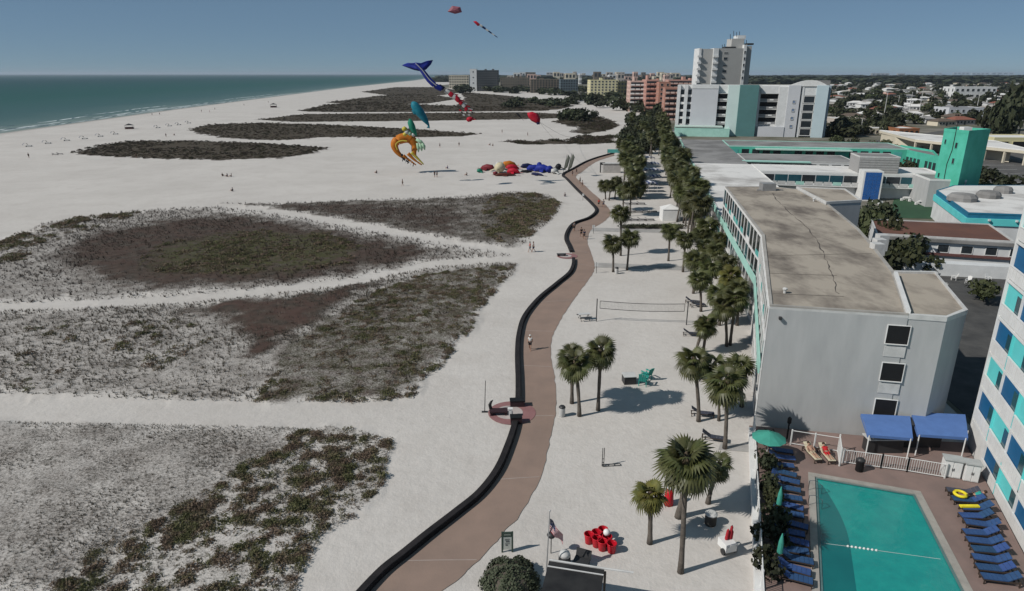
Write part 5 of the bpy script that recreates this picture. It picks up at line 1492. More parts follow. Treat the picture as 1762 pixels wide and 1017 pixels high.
kb = thing('bar_counter', 'dark service counter in the shade under the left awning', 'counter', (p.x,p.y,DZ)); q = MB(); q.box(-1.3,1.3,.4,1.2,0,1.1); q.build('counter', m_dark, kb); q = MB(); q.box(-1.4,1.4,.3,1.3,1.1,1.16); q.build('counter_top', m_trim, kb)
q = MB(); q.box(1.9,4.6,1.2,2.4,0,1.9); q.build('back_cupboard', m_dark, kb)
def cabinet(u, v, w, label):
    p = G(u,v,DZ); t = thing('cabinet', label, 'cabinet', p, PA, 'white cabinets by the fence')
    q = MB(); q.box(-w/2,w/2,-.35,.35,.05,1.35); q.build('body', m_white2, t)
    q = MB(); q.box(-w/2-.06,w/2+.06,-.45,.4,1.35,1.43); q.build('top', mat('cabinet_top',(.38,.39,.385),.6), t)
    for s in (-1,1):
        q = MB(); q.box(s*w/4-w*.21,s*w/4+w*.21,-.385,-.352,.12,1.28); d = q.build('door', m_white2, t)
        q = MB(); q.box(s*.05-.015,s*.05+.015,-.42,-.387,.6,.8); q.build('handle', m_dark, d)
cabinet(1634,818,1.1,'left white cabinet at the end of the picket fence'); cabinet(1667,825,.9,'right white cabinet against the balcony building')
def bin_(u, v, z, r, h, m, label, lid=None, name='trash_bin'):
    t = thing(name, label, 'bin', G(u,v,z)); q = MB(); q.smooth = True; q.lathe([(r*.9,0),(r,.04),(r,h-.05),(r*1.05,h)], 14); q.build('drum', m, t)
    q = MB(); q.lathe([(r*1.08,h),(r*1.08,h+.06),(r*.75,h+.16),(.05,h+.18)], 14); q.build('lid', lid or m_dark, t); return t
bin_(1478,810,DZ,.27,.85,m_black,'black bin beside the white picket fence by the pool')
bin_(1222,902,0,.36,.75,mat('bin_brown',(.06,.055,.05),.8),'dark round bin with pale lid on the sand near the fence',m_trim)
bin_(967,716,0,.26,.8,m_trim,'pale bin beside the walkway left of the palm clump')
bin_(1061,471,0,.25,.8,m_trim,'pale bin between the pair of palms on the cross path')
def parasol(u, v, z, label, open_=False, m=m_teal):
    t = thing('parasol', label, 'parasol', G(u,v,z)); q = MB(); q.tube([(0,0,0),(0,0,2.2)], .03, 6); q.build('pole', m_white2, t)
    q = MB(); q.lathe([(1.2,1.75),(.6,2.05),(.05,2.3)] if open_ else [(.05,.85),(.17,1.0),(.14,1.7),(.03,2.25)], 10, cap=not open_); q.build('canopy', m, t)
    q = MB(); q.lathe([(.25,0),(.25,.06),(.05,.1)], 10); q.build('base', m_trim, t)
m_par = mat('parasol_teal', (.05,.28,.22), .8)
parasol(1337,890,DZ,'closed teal parasol between the loungers, upper one',m=m_par); parasol(1338,975,DZ,'closed teal parasol between the loungers, lower one',m=m_par)
parasol(1318,790,DZ,'open green parasol in the corner below the hotel balconies',True,m_par)
# planting inside the terrace fence
for k,(u,v,w,h,kd,lb) in enumerate(((1322,812,1.4,1.6,'dark','dark shrub inside the fence beside the top loungers'),(1326,848,1.3,1.5,'dark','dark shrub inside the fence, second from the wall'),(1328,872,1.3,1.4,'leaf','yellow-green shrub inside the fence by the closed parasol'),(1330,905,1.6,1.8,'dark','dark shrub inside the fence, lower middle'),(1326,940,1.6,1.8,'dark','dark shrub inside the fence near the lower parasol'),(1324,985,1.6,1.6,'dark','dark shrub inside the fence at the bottom'),(1318,765,1.0,1.2,'dark','dark shrub in the corner by the green parasol'))):
    tree(G(u,v,DZ), w*1.2, h, lb, False, kd, 'shrubs inside the pool fence', .1)
fg = thing('lamp_post', 'slim dark lamp post against the grey end wall', 'lamp', G(1354,755,DZ)); q = MB(); q.tube([(0,0,0),(0,0,1.3)], .06, 6); q.build('post', m_black, fg); q = MB(); q.lathe([(.08,1.3),(.16,1.4),(.16,1.75),(.05,1.9)], 8); q.build('lantern', m_black, fg)
for k in range(2):   # planting pocket palms giving shade over the left loungers
    pass
# rings, towels, bags by the right loungers
rg = thing('swim_ring', 'bright yellow inflatable ring on the brown lounger', 'swim ring', G(1652,852,DZ+.42)); q = MB(); q.smooth = True
q.tube([(.34*math.cos(a*math.pi/10),.34*math.sin(a*math.pi/10),.1) for a in range(21)], .1, 8, cap=False); q.build('ring', mat('ring_yellow',(.75,.62,.03),.4), rg)
fl = thing('pool_float', 'yellow and teal pool float under the lounger row', 'float', G(1668,872,DZ+.4)); q = MB(); q.box(-.6,.6,-.12,.12,0,.1); q.build('float', mat('ring_yellow',(.75,.62,.03),.4), fl)
# rear court furniture: white tables and chairs behind the hotel
def plastic_chair(p, rz, label, m, name='chair', group=None, s=1.):
    t = thing(name, label, 'chair', p, rz, group, s)
    for x in (-.25,.25):
        q = MB(); q.tube([(x,.25,0),(x,.22,.6)], .03, 5); q.build('leg', m, t); q = MB(); q.tube([(x,-.3,0),(x,-.25,.45)], .03, 5); q.build('leg', m, t)
        q = MB(); q.box(x-.05,x+.05,-.3,.3,.58,.62); q.build('arm', m, t)
    M = Matrix.Translation((0,0,.36)) @ Matrix.Rotation(R(10),4,'X')
    for k in range(4):
        q = MB(); q.box(-.24,.24,-.24+k*.13,-.13+k*.13,0,.03,M); q.build('seat_slat', m, t)
    M = Matrix.Translation((0,-.26,.36)) @ Matrix.Rotation(R(22),4,'X')
    for k in range(4):
        q = MB(); q.box(-.24+k*.125,-.135+k*.125,-.02,.015,0,.72-.05*abs(k-1.5),M); q.build('back_slat', m, t)
    return t
m_chairt = mat('chair_teal', (.03,.30,.25), .6); 
plastic_chair(G(1107,662), R(-25), 'teal slatted beach chair on the sand, front one of the pair', m_chairt, 'beach_chair', s=1.35)
plastic_chair(G(1112,652), R(35), 'teal slatted beach chair on the sand, rear one of the pair', m_chairt, 'beach_chair', s=1.3)
bb_ = thing('fire_box', 'dark square box with pale rim left of the teal chairs', 'box', G(1082,658), .1); q = MB(); q.box(-.55,.55,-.5,.5,0,.75); q.build('body', m_dark, bb_); q = MB(); q.box(-.6,.6,-.55,.55,.75,.8); q.build('rim', m_trim, bb_)
for k,(u,v) in enumerate(((1610,480),(1640,482),(1665,488),(1700,484),(1625,495),(1690,498))):
    plastic_chair(G(u,v,.06), k*1.1, 'white chair in the rear court below the rust-red roof, %s from the left' % ('first','third','fourth','sixth','second','fifth')[k], m_white2, group='white chairs in the rear court')
for k,(u,v) in enumerate(((1508,350),(1520,362),(1560,345),(1585,352),(1515,372),(1530,378))):
    p = G(u,v,.08); t = thing('terrace_table', 'white round table on the courtyard terrace, %s' % ('far left','left middle','right of the tower','on the green court','lower left','beside the red roof')[k], 'table', p, group='white tables in the motel courtyard'); q = MB(); q.lathe([(.7,.72),(.7,.76)], 12); q.build('table_top', m_white2, t); q = MB(); q.tube([(0,0,0),(0,0,.72)], .05, 6); q.build('stem', m_white2, t)
    for a in range(4): q = MB(); q.box(-.22,.22,.9,1.35,0,.5,Matrix.Rotation(a*1.57,4,'Z')); q.build('stool', m_white2, t)
# parked cars
def car(p, rz, m, label):
    t = thing('parked_car', label, 'car', p, rz, 'cars parked in the lot'); q = MB(); q.smooth = False
    prof = [(-2.15,.35),(-2.2,.75),(-1.95,.92),(-1.2,.98),(-.6,1.42),(.75,1.45),(1.5,1.0),(2.1,.88),(2.2,.55),(2.15,.32)]
    l = [q.vert((x,-.88 if z < 1 else -.68,z)) for x,z in prof]; r = [q.vert((x,.88 if z < 1 else .68,z)) for x,z in prof]
    q.face(l); q.face(r[::-1])
    for k in range(len(prof)): j = (k+1)%len(prof); q.face((l[j],l[k],r[k],r[j]))
    q.build('body', m, t)
    for s in (-1,1):
        q = MB(); q.poly([(-.9,s*.80,1.02),(-.5,s*.71,1.36),(.65,s*.71,1.38),(1.15,s*.80,1.04)]); q.build('side_window', m_glass, t)
    q = MB(); q.poly([(.8,-.62,1.43),(.8,.62,1.43),(1.46,.72,1.03),(1.46,-.72,1.03)]); q.build('windscreen', m_glass, t)
    for x in (-1.35,1.35):
        for s in (-1,1):
            q = MB(); q.lathe([(.32,-.1),(.32,.1)], 12, Matrix.Translation((x,s*.82,.32)) @ Matrix.Rotation(R(90),4,'X')); q.build('wheel', m_black, t)
cm = [mat('car_white',(.6,.6,.6),.3,spec=.5),mat('car_silver',(.3,.31,.32),.3,spec=.5),mat('car_black',(.02,.02,.022),.3,spec=.5),mat('car_grey',(.12,.125,.13),.3,spec=.5),mat('car_red',(.25,.02,.02),.3,spec=.5)]
cnm = ['white','silver','black','grey','red']
for k,(u,v,c,a,lb) in enumerate(((1583,258,0,.3,'white car at the near end of the lot behind the grey plant room'),(1597,262,3,.3,'grey car beside the white one in the lot'),(1570,262,2,.3,'black car left of the white one in the lot'),(1607,272,1,1.2,'silver car parked close to the green tower'),(1590,283,0,1.2,'white car behind the green annex roof'),(1570,275,1,.3,'silver car behind the plant room'),(1553,270,4,.3,'red car near the trees of the lot'),(1725,250,2,.1,'black car in front of the yellow drive-through'),(1545,258,3,.3,'grey car under the trees of the lot'),(1612,258,0,.3,'white car at the far end of the lot left of the green tower'))):
    car(G(u,v,.07), a, cm[c], lb)
person(G(912,603), 'walk', R(170), 'white','black','person in a white top and cap walking alone on the walkway','white')
person(G(1000,408), 'walk', R(10), 'black','black','dark-clothed walker, left of two on the walkway by the far pad')
person(G(1005,412), 'walk', R(10), 'navy','black','dark-clothed walker, right of two on the walkway by the far pad')
person(G(988,398), 'stand', R(20), 'grey','black','person standing at the wall bend of the walkway')
person(G(1030,356), 'walk', 0, 'red','black','left walker of two where the walkway widens')
person(G(1038,357), 'walk', 0, 'grey','navy','right walker of two where the walkway widens')
person(G(912,434), 'walk', R(90), 'red','grey','person in red on the sand beside the trail end')
person(G(918,434), 'walk', R(90), 'grey','navy','person in grey close behind the one in red')
for k,(u,v,kind,a,c1,c2,lb) in enumerate(((693,320,'walk',2,'black','black','lone dark walker on the open sand above the upper dune patch'),(748,305,'stand',1,'black','navy','left of two people standing close on the open sand'),(752,305,'stand',3,'grey','black','right of two people standing close on the open sand'),(757,254,'walk',1,'navy','black','person standing right of the orange kite on the sand'),(790,252,'stand',0,'black','black','person beyond the pale green kite tails'),(908,234,'stand',2,'grey','black','person holding lines under the red kite'),(648,298,'sit',1,'navy','black','person sitting on the sand left of the pair'),(803,302,'sit',1,'black','grey','person sitting left of the red inflatables'),(864,229,'stand',1,'black','black','person below the small dark kite'),(843,250,'sit',1,'black','navy','person sitting in the group on the far sand'),(848,251,'sit',3,'grey','black','second person sitting in the group on the far sand'),(770,290,'sit',1,'blue','black','person sitting by the kite shadow'),(985,303,'stand',1,'black','navy','person beside the wall at the kite field'),(992,299,'walk',1,'navy','black','person at the wall corner by the tall boards'),(998,316,'stand',1,'black','black','person where the walkway turns at the kite field'),(1002,322,'walk',2,'grey','black','person stepping onto the walkway bend'),(972,338,'sit',0,'grey','navy','person sitting on the sand by the walkway bend'),(1047,266,'stand',0,'teal','black','person at the far walkway end by the teal flag'),(50,272,'stand',1,'black','black','lone person at the far left on the sand'),(286,236,'stand',1,'navy','black','person standing by the first dune island'),(300,233,'sit',1,'black','grey','person sitting by the first dune island'),(400,329,'sit',1,'grey','black','person sitting on the sand above the oval dune patch'),(262,199,'walk',1,'black','black','wader at the waterline, left'),(275,198,'walk',1,'navy','black','wader at the waterline, right'),(347,193,'walk',1,'black','black','shore walker right of the waders'),(361,194,'stand',2,'red','black','shore walker bending near the water'),(370,189,'walk',1,'black','navy','farther dark shore walker beyond the waders'),(420,182,'walk',1,'black','black','distant person on the shore'),(462,177,'stand',1,'navy','black','most distant person on the shore'),(235,272,'stand',1,'black','black','person in front of the first dune island'))):
    person(G(u,v), kind, a, c1, c2, lb, group='people on the beach')
gear = [(383,303,'black','black'),(391,304,'navy','black'),(398,304,'black','grey')]
for k,(u,v,a,b_) in enumerate(gear): person(G(u,v), 'sit', k, a, b_, '%s of three people sitting together on the open sand' % ('left','middle','right')[k], group='sitting group')
# sunbathers
def lie_on(lg, top, bot, lb, hair='brown'):
    t = person(lg.location, 'lie', lg.rotation_euler.z-R(90), top, bot, lb, hair); return t
lie_on(cl1, None, 'tan', 'sunbather lying on the left cream lounger by the grey wall')
lie_on(cl2, 'red', 'red', 'sunbather in red lying on the right cream lounger')
pt = person(G(1672,862,DZ), 'lie', PA+math.pi+R(4)-R(90), 'teal','black','person in a teal top lying on a lounger under the balconies')

# ------------------------------------------------------------------ things on the near sand
m_redp = mat('red_plastic', (.48,.010,.022), .4, (.40,.008,.02), 2.)
q = MB(); q.smooth = True; q.lathe([(.20,0),(.22,.02),(.285,.62)], 18, cap=False); q.lathe([(.20,.015),(.265,.60)], 18, cap=False); q.lathe([(.285,.62),(.30,.65),(.265,.60)], 18, cap=False)
q.face([q.vert((.2*math.cos(a*.349),.2*math.sin(a*.349),.012)) for a in range(18)]); CUP = q.mesh('cup_body', m_redp)
q = MB(); q.smooth = True; q.lathe([(.287,.60),(.315,.62),(.315,.66),(.287,.675),(.27,.66)], 18, cap=False); RIM = q.mesh('rim', m_redp)
for k,(u,v,lb) in enumerate(((1013,934,'left end giant red cup of the group'),(1026,930,'giant red cup second from the left, rear'),(1037,925,'rearmost giant red cup of the group'),(1026,940,'giant red cup in the front middle'),(1036,946,'giant red cup beside the front middle one'),(1052,950,'right end giant red cup of the group'),(1044,938,'giant red cup behind the white ball'))):
    t = thing('giant_cup', lb, 'cup', G(u,v), group='giant red cups on the sand', sc=1.0); link('cup_body', CUP, t); link('rim', RIM, t)
bl = thing('ball', 'white ball resting between the giant red cups', 'ball', G(1043,934,.0)); q = MB(); q.smooth = True; q.lathe([(.01,.55),(.12,.58),(.19,.66),(.21,.76),(.19,.86),(.12,.94),(.01,.97)], 14); q.build('ball', mat('ball_white',(.75,.75,.73),.5), bl)
rc = thing('red_slide', 'tall red plastic figure half hidden behind the short yellow palm', 'figure', G(1150,868)); q = MB(); q.smooth = True; q.lathe([(.30,0),(.32,.3),(.28,.9),(.20,1.15)], 12); q.build('body', m_redp, rc); q = MB(); q.lathe([(.01,1.1),(.13,1.15),(.16,1.28),(.1,1.4),(.01,1.44)], 10); q.build('head', m_white2, rc)
# frame game, two small ones
def ladder_frame(p, w, label, rz, h=.9):
    t = thing('ladder_game', label, 'game frame', p, rz, 'ladder games on the sand', 1.)
    for x in (0,.12):
        q = MB(); q.tube([(x,0,0),(x,0,h)], .03, 5); q.build('upright', m_dark, t)
    for z in (.3,.6): q = MB(); q.tube([(0,0,z),(.12,0,z)], .025, 5); q.build('rung', m_dark, t)
    for y in (-.12,.12): q = MB(); q.tube([(0,y,.06),(w,y,.06)], .025, 5); q.build('base_rail', m_dark, t)
    for k in range(4): q = MB(); q.tube([(w*k/3,-.12,.06),(w*k/3,.12,.06)], .02, 5); q.build('base_rung', m_dark, t)
ladder_frame(G(1036,802), 1.35, 'small dark L-shaped ladder game alone on the open sand', .1, 1.5)
ladder_frame(G(1228,828), .7, 'small dark ladder frame lying beside the leaning palm', .1, .2)
# cart with red bundle
ct = thing('beach_cart', 'white beach cart with red bundle near the fence', 'cart', G(1250,948), .3); q = MB(); q.box(-.35,.35,-.45,.45,.25,.75); q.build('tub', m_white2, ct)
for x in (-.4,.4): q = MB(); q.lathe([(.2,-.05),(.2,.05)], 12, Matrix.Translation((x,-.2,.2)) @ Matrix.Rotation(R(90),4,'Y')); q.build('wheel', m_dark, ct)
for x,h in ((-.12,1.5),(.1,1.7),(.2,1.35)): q = MB(); q.lathe([(.05,.7),(.1,.8),(.08,h-.1),(.02,h)], 8, Matrix.Translation((x,.1,0)) @ Matrix.Rotation(R(6),4,'Y')); q.build('bundle', mat('red_cloth',(.35,.02,.03),.8), ct)
q = MB(); q.tube([(-.3,-.45,.6),(-.3,-.7,1.0),(.3,-.7,1.0),(.3,-.45,.6)], .025, 5); q.build('handle', m_trim, ct)
# volleyball net
nb0, nb1 = G(1026,553), G(1181,559)
vn = thing('volleyball_net', 'volleyball net strung between two dark posts on the sand', 'net', (nb0+nb1)/2)
for p in (nb0,nb1): q = MB(vn.location); q.tube([p,p+Vector((0,0,2.75))], .06, 7); q.build('post', m_dark, vn)
d = (nb1-nb0).normalized(); a, b_ = nb0+d*.35, nb1-d*.35
for z in (2.5,1.62): q = MB(vn.location); n=8; q.tube([a.lerp(b_,k/n)+Vector((0,0,z-.16*math.sin(math.pi*k/n))) for k in range(n+1)], .035, 5); q.build('tape', m_dark, vn)
for p in (a,b_): q = MB(vn.location); q.tube([p+Vector((0,0,1.62)),p+Vector((0,0,2.5))], .03, 5); q.build('side_tape', m_dark, vn)
q = MB(vn.location)
for k in range(60): p = a.lerp(b_,k/59); s = .16*math.sin(math.pi*k/59); q.tube([p+Vector((0,0,1.62-s)),p+Vector((0,0,2.5-s))], .004, 3)
for z in range(1,7): q.tube([a.lerp(b_,k/8)+Vector((0,0,1.62+z*.125-.16*math.sin(math.pi*k/8))) for k in range(9)], .004, 3)
o = q.build('mesh', m_dark, vn); o['kind'] = 'stuff'
# picnic bench left of the net
pb = thing('picnic_bench', 'small grey picnic bench beside the volleyball net', 'bench', G(1005,550), .2)
q = MB(); q.box(-.7,.7,-.3,.3,.7,.75); q.build('table_top', m_trim, pb)
for y in (-.65,.65): q = MB(); q.box(-.7,.7,y-.12,y+.12,.42,.46); q.build('seat', m_dark, pb)
for x in (-.5,.5): q = MB(); q.tube([(x,-.6,0),(x,0,.7),(x,.6,0)], .035, 5); q.build('leg', m_dark, pb)
# round pad on the promenade with benches and planters
m_pink = mat('pad_pink', (.26,.135,.135), .85, (.22,.11,.11), .8); m_padw = mat('pad_white', (.42,.375,.36), .85, (.36,.32,.31), .8)
def round_pad(u, v, r1, label, big=True):
    c = G(u,v); t = thing('round_pad', label, 'paved pad', (c.x,c.y,.045)); q = MB(); q.lathe([(r1,0),(r1,.03)], 30); q.build('outer_ring', m_pink, t)
    q = MB(); q.lathe([(r1*.58,.03),(r1*.58,.045)], 26, Matrix.Translation((-.25,0,0))); q.build('centre', m_padw, t); return t
round_pad(881,711,2.0,'round pink pad with pale centre in the gap of the black wall')
round_pad(976,441,1.6,'small round pad at the far gap of the black wall')
def planter(u, v, w, d, h, label): 
    t = thing('planter_block', label, 'block', G(u,v), .05); q = MB(); q.box(-w/2,w/2,-d/2,d/2,0,h); q.build('block', mat('maroon_black',(.035,.018,.022),.7), t); q = MB(); q.box(-w/2-.04,w/2+.04,-d/2-.04,d/2+.04,h,h+.06); q.build('cap', m_black, t)
planter(890,699,1.2,.6,.6,'dark end block of the black wall behind the round pad'); planter(888,728,.9,.6,.6,'dark end block of the black wall in front of the round pad')
bn = thing('dark_bench', 'dark bench with a curved raised end beside the round pad', 'bench', G(858,714), .05); q = MB(); q.box(-.75,.75,-.35,.35,.35,.47); q.build('seat', mat('maroon_black',(.035,.018,.022),.7), bn)
for x in (-.6,.6): q = MB(); q.box(x-.1,x+.1,-.3,.3,0,.35); q.build('leg', mat('maroon_black',(.035,.018,.022),.7), bn)
q = MB(); q.tube([(-.65,.3,.45),(-.72,.35,.8),(-.6,.38,1.05),(-.45,.4,1.2)], [.14,.14,.1,.03], 7); q.build('curved_end', m_black, bn)
ps = thing('marker_pole', 'thin grey pole standing in the sand left of the round pad', 'pole', G(834,709)); q = MB(); q.tube([(0,0,0),(.1,0,2.9)], [.04,.03], 6); q.build('pole', m_dark, ps); q = MB(); q.box(-.25,.25,-.12,.12,0,.05); q.build('foot', m_dark, ps)
wp = thing('info_post', 'white post with board on the centre of the round pad', 'sign', G(878,718)); q = MB(); q.box(-.12,.12,-.12,.12,0,.75); q.build('post', m_white2, wp); q = MB(); q.box(-.2,.2,-.15,.15,.75,.85); q.build('board', m_white2, wp)
b2 = thing('dark_bench', 'dark bench with white bag at the far pad of the wall', 'bench', G(966,441), .1); q = MB(); q.box(-.7,.7,-.3,.3,.3,.42); q.build('seat', m_dark, b2)
for x in (-.5,.5): q = MB(); q.box(x-.1,x+.1,-.25,.25,0,.3); q.build('leg', m_dark, b2)
for (u,v,lb) in ((1026,470,'white sign post at the walkway end of the nearer cross path'),(1021,402,'white sign post at the walkway end of the farther cross path'),(1003,345,'slim post by the walkway bend')):
    t = thing('sign_post', lb, 'sign', G(u,v)); q = MB(); q.tube([(0,0,0),(0,0,1.6)], .04, 5); q.build('post', m_dark, t); q = MB(); q.box(-.22,.22,-.03,.03,1.0,1.55); q.build('board', m_white2, t)
# framed notice sign, bush, flag, hut roof at the bottom edge
sg = thing('notice_sign', 'green framed notice board with a white panel beside the round bush', 'sign', G(873,950), .05)
m_sgreen = mat('sign_green',(.05,.075,.06),.7)
for x in (-.30,.30): q = MB(); q.box(x-.05,x+.05,-.04,.04,0,1.45); q.build('post', m_sgreen, sg)
q = MB(); q.box(-.25,.25,-.03,.03,.2,1.1); pn = q.build('panel', mat('sign_panel',(.50,.52,.48),.7), sg); q = MB(); q.box(-.25,.25,-.045,.045,1.12,1.42); q.build('header', m_sgreen, sg)
q = MB()
for k,(x,z,w,h) in enumerate(((0,.92,.30,.05),(-.02,.84,.26,.04),(.02,.72,.22,.10),(0,.60,.28,.05),(-.04,.48,.14,.09))): q.box(x-w/2,x+w/2,-.036,-.031,z,z+h)
q.build('print', mat('sign_print',(.12,.13,.13),.8), pn)
q = MB(); q.box(-.2,.2,-.052,-.046,1.22,1.32); q.build('header_print', mat('sign_print_pale',(.22,.25,.22),.8), sg)
def bush(p, r, h, label, n, seed):
    rr2 = random.Random(seed); t = thing('round_bush', label, 'bush', p); V=[];F=[]
    for k in range(n):
        a = rr2.uniform(0,6.283); e = math.asin(rr2.random()); rad = rr2.uniform(.84,1.04)*(1+.07*math.sin(5*a+seed)+.05*math.sin(9*a*1.1+3*e))
        d = Vector((math.cos(a)*math.cos(e), math.sin(a)*math.cos(e), math.sin(e))); c = Vector((d.x*r*rad, d.y*r*rad, d.z*h*rad))
        nn = (d+Vector((rr2.gauss(0,.45),rr2.gauss(0,.45),rr2.gauss(0,.45)))).normalized(); u_ = nn.orthogonal().normalized(); w_ = nn.cross(u_); s = rr2.uniform(.05,.09); i=len(V)
        V += [tuple(c-u_*s),tuple(c+w_*s*.7),tuple(c+u_*s),tuple(c-w_*s*.7)]; F.append((i,i+1,i+2,i+3))
    link('foliage', fast_mesh('foliage', np.array(V), np.array(F), mat('bush_leaf',(.075,.088,.055),.8,(.05,.06,.035),2.5,objvar=.05)), t)
    q = MB(); q.smooth = True; q.lathe([(r*.9,0),(r*.86,h*.35),(r*.66,h*.65),(r*.3,h*.86),(.02,h*.9)], 16); q.build('twigs', m_bark, t); return t
bush(G(878,1002), 1.62, 1.12, 'large round grey-green bush at the bottom of the walkway', 5200, 3)
fp = thing('flag_pole', 'slim flag pole with a hanging striped flag at the bottom', 'flag', G(940,985))
ptop = A(946,879,fp.location.y)-Vector(fp.location)
q = MB(); q.tube([(0,0,0),ptop], [.045,.025], 6); q.build('pole', mat('pole_grey',(.30,.30,.30),.5), fp)
q = MB(); q.smooth = True; q.lathe([(.005,-.05),(.05,-.03),(.05,.03),(.005,.05)], 8, Matrix.Translation(ptop)); q.build('finial', m_trim, fp)
fs = [mat('flag_red',(.33,.012,.025),.85), mat('flag_white',(.60,.57,.57),.85), mat('flag_blue',(.012,.018,.075),.85)]
q = MB(); NS, NC = 13, 12
Lg_, Wg_ = 1.5, .85
def fpt(i, j):
    s = i/NC*Lg_; t = j/NS*Wg_
    ang = R(-58); dx = math.cos(ang); dz = math.sin(ang)
    return Vector(ptop)*(1-.12)+Vector((.04+dx*s+.03*math.sin(s*7), .10*math.sin(s*5+t*3)+.1*s, dz*s-t*(1-.35*s/Lg_)))
for i in range(NC):
    for j in range(NS):
        q.cur = 2 if (i < 5 and j < 7) else (0 if j % 2 == 0 else 1)
        q.poly([fpt(i,j+1),fpt(i+1,j+1),fpt(i+1,j),fpt(i,j)])
q.cur = 1
for i in range(4):
    for j in range(4): c = fpt(.7+i*1.05,.9+j*1.5); q.poly([c+Vector((-.015,-.012,-.015)),c+Vector((.015,-.012,-.015)),c+Vector((.015,-.012,.015)),c+Vector((-.015,-.012,.015))])
q.build('flag', fs, fp)
gb = thing('globe_lamp', 'dark ball ornament on the flag pole foot', 'ornament', G(948,952)); q = MB(); q.smooth = True; q.lathe([(.02,1.1),(.2,1.17),(.27,1.3),(.2,1.42),(.02,1.48)], 12); q.build('ball', m_dark, gb); q = MB(); q.tube([(0,0,0),(0,0,1.1)], .03, 5); q.build('stand', m_dark, gb)
hu = thing('beach_hut', 'black flat hut roof with pale trim at the bottom edge', 'hut', (5.2,27.4,0))
h0, h1, h2 = G(945,964,2.4), G(1040,979,2.4), G(1090,986,2.4); hd = (h1-h0).normalized(); hn_ = Vector((hd.y,-hd.x,0))
h1 = h1-hd*1.5
c4 = [h0, h1+hd*1.5, h1+hd*1.5+hn_*4, h0+hn_*4]
q = MB(hu.location); q.prism([(p.x,p.y) for p in c4], 2.3, 2.4); q.build('roof', mat('hut_black',(.016,.016,.017),.7,(.03,.03,.03),1.), hu)
q = MB(hu.location); q.tube([h0+Vector((0,0,.03)),h1+hd*1.5+Vector((0,0,.03)),h2+Vector((0,0,.03))], .06, 6); q.build('trim', m_trim, hu)
q = MB(hu.location); q.tube([h0+hn_*.5+Vector((0,0,.04)),h1+hd*1.5+hn_*.5+Vector((0,0,.04))], .04, 6); q.build('trim', m_trim, hu)
for p in c4: q = MB(hu.location); pp = p.lerp(Vector((5.2,27.2,2.4)),.08); q.tube([Vector((pp.x,pp.y,0)),pp-Vector((0,0,.1))], .07, 6); q.build('post', m_bark, hu)
for (u,v,lb,m_) in ((971,975,'pale domed pot with dark spout behind the hut roof',m_trim),):
    t = thing('garden_pot', lb, 'pot', G(u,v)); q = MB(); q.smooth=True; q.lathe([(.3,0),(.36,.4),(.34,.8),(.2,1.0),(.05,1.05)], 12); q.build('pot', m_dark, t); q = MB(); q.smooth=True; q.lathe([(.35,.8),(.28,1.0),(.05,1.12)], 12); q.build('cap', m_, t)
st_ = thing('folding_chair', 'dark folding chair behind the hut roof', 'chair', G(1000,975), -.4); q = MB(); q.box(-.45,.45,-.3,.3,.35,.43); q.build('seat', m_dark, st_); q = MB(); q.box(-.45,.45,.2,.28,.4,.95,Matrix.Rotation(R(-20),4,'X')); q.build('back', m_dark, st_)
for x in (-.4,.4): q = MB(); q.box(x-.03,x+.03,-.25,.25,0,.35); q.build('leg', m_dark, st_)

# ------------------------------------------------------------------ beach loungers along the water, rental stand
def beach_set(p, label):
    t = thing('beach_cabana', label, 'beach cabana', p, .9, 'cabana chairs along the shore'); q = MB(); q.box(-1,1,-.6,.6,.3,.4); q.build('seat', m_trim, t)
    q = MB(); q.smooth = True
    for k in range(6):
        a0, a1 = R(20+k*25), R(20+(k+1)*25); q.poly([(-.9-.5*math.cos(a0)*0+.9*math.cos(a0)-.3,-.65,.4+1.0*math.sin(a0)),(-1.2+.9*math.cos(a1),-.65,.4+1.0*math.sin(a1)),(-1.2+.9*math.cos(a1),.65,.4+1.0*math.sin(a1)),(-1.2+.9*math.cos(a0),.65,.4+1.0*math.sin(a0))])
    q.build('hood', mat('cabana_grey',(.22,.22,.23),.8), t)
    for x in (-.9,.9): q = MB(); q.box(x-.05,x+.05,-.5,.5,0,.3); q.build('leg', m_dark, t)
for k,(u,v) in enumerate(((50,252),(83,247),(115,242),(146,239),(173,235),(199,231),(272,220),(292,217),(308,215),(325,212))):
    beach_set(G(u,v), 'grey cabana chair in the row along the shore, %s from the left' % ords[k])
def stand(u, v, label, s=1.):
    t = thing('rental_stand', label, 'stand', G(u,v), .2, sc=s); q = MB(); i=[q.vert(p) for p in ((-2,-1.2,1.9),(2,-1.2,1.9),(2,1.2,1.9),(-2,1.2,1.9),(0,0,2.8))]
    for f in ((0,1,4),(1,2,4),(2,3,4),(3,0,4),(3,2,1,0)): q.face([i[x] for x in f])
    q.build('roof', m_dark, t); q = MB(); q.box(-1.8,1.8,-.9,.9,0,1.0); q.build('counter', mat('stand_brown',(.08,.04,.04),.8), t)
    for x in (-1.9,1.9):
        for y in (-1.1,1.1): q = MB(); q.tube([(x,y,0),(x,y,1.9)], .05, 5); q.build('post', m_dark, t)
stand(223,222,'dark rental stand between the cabana chairs on the shore'); stand(471,185,'dark rental stand farther along the shore',1.3)
for k,(u,v) in enumerate(((95,267),(103,266))):
    lounger(G(u,v), .3, ('left','right')[k]+' of two dark loungers at the left end of the first dune island', 'dark')

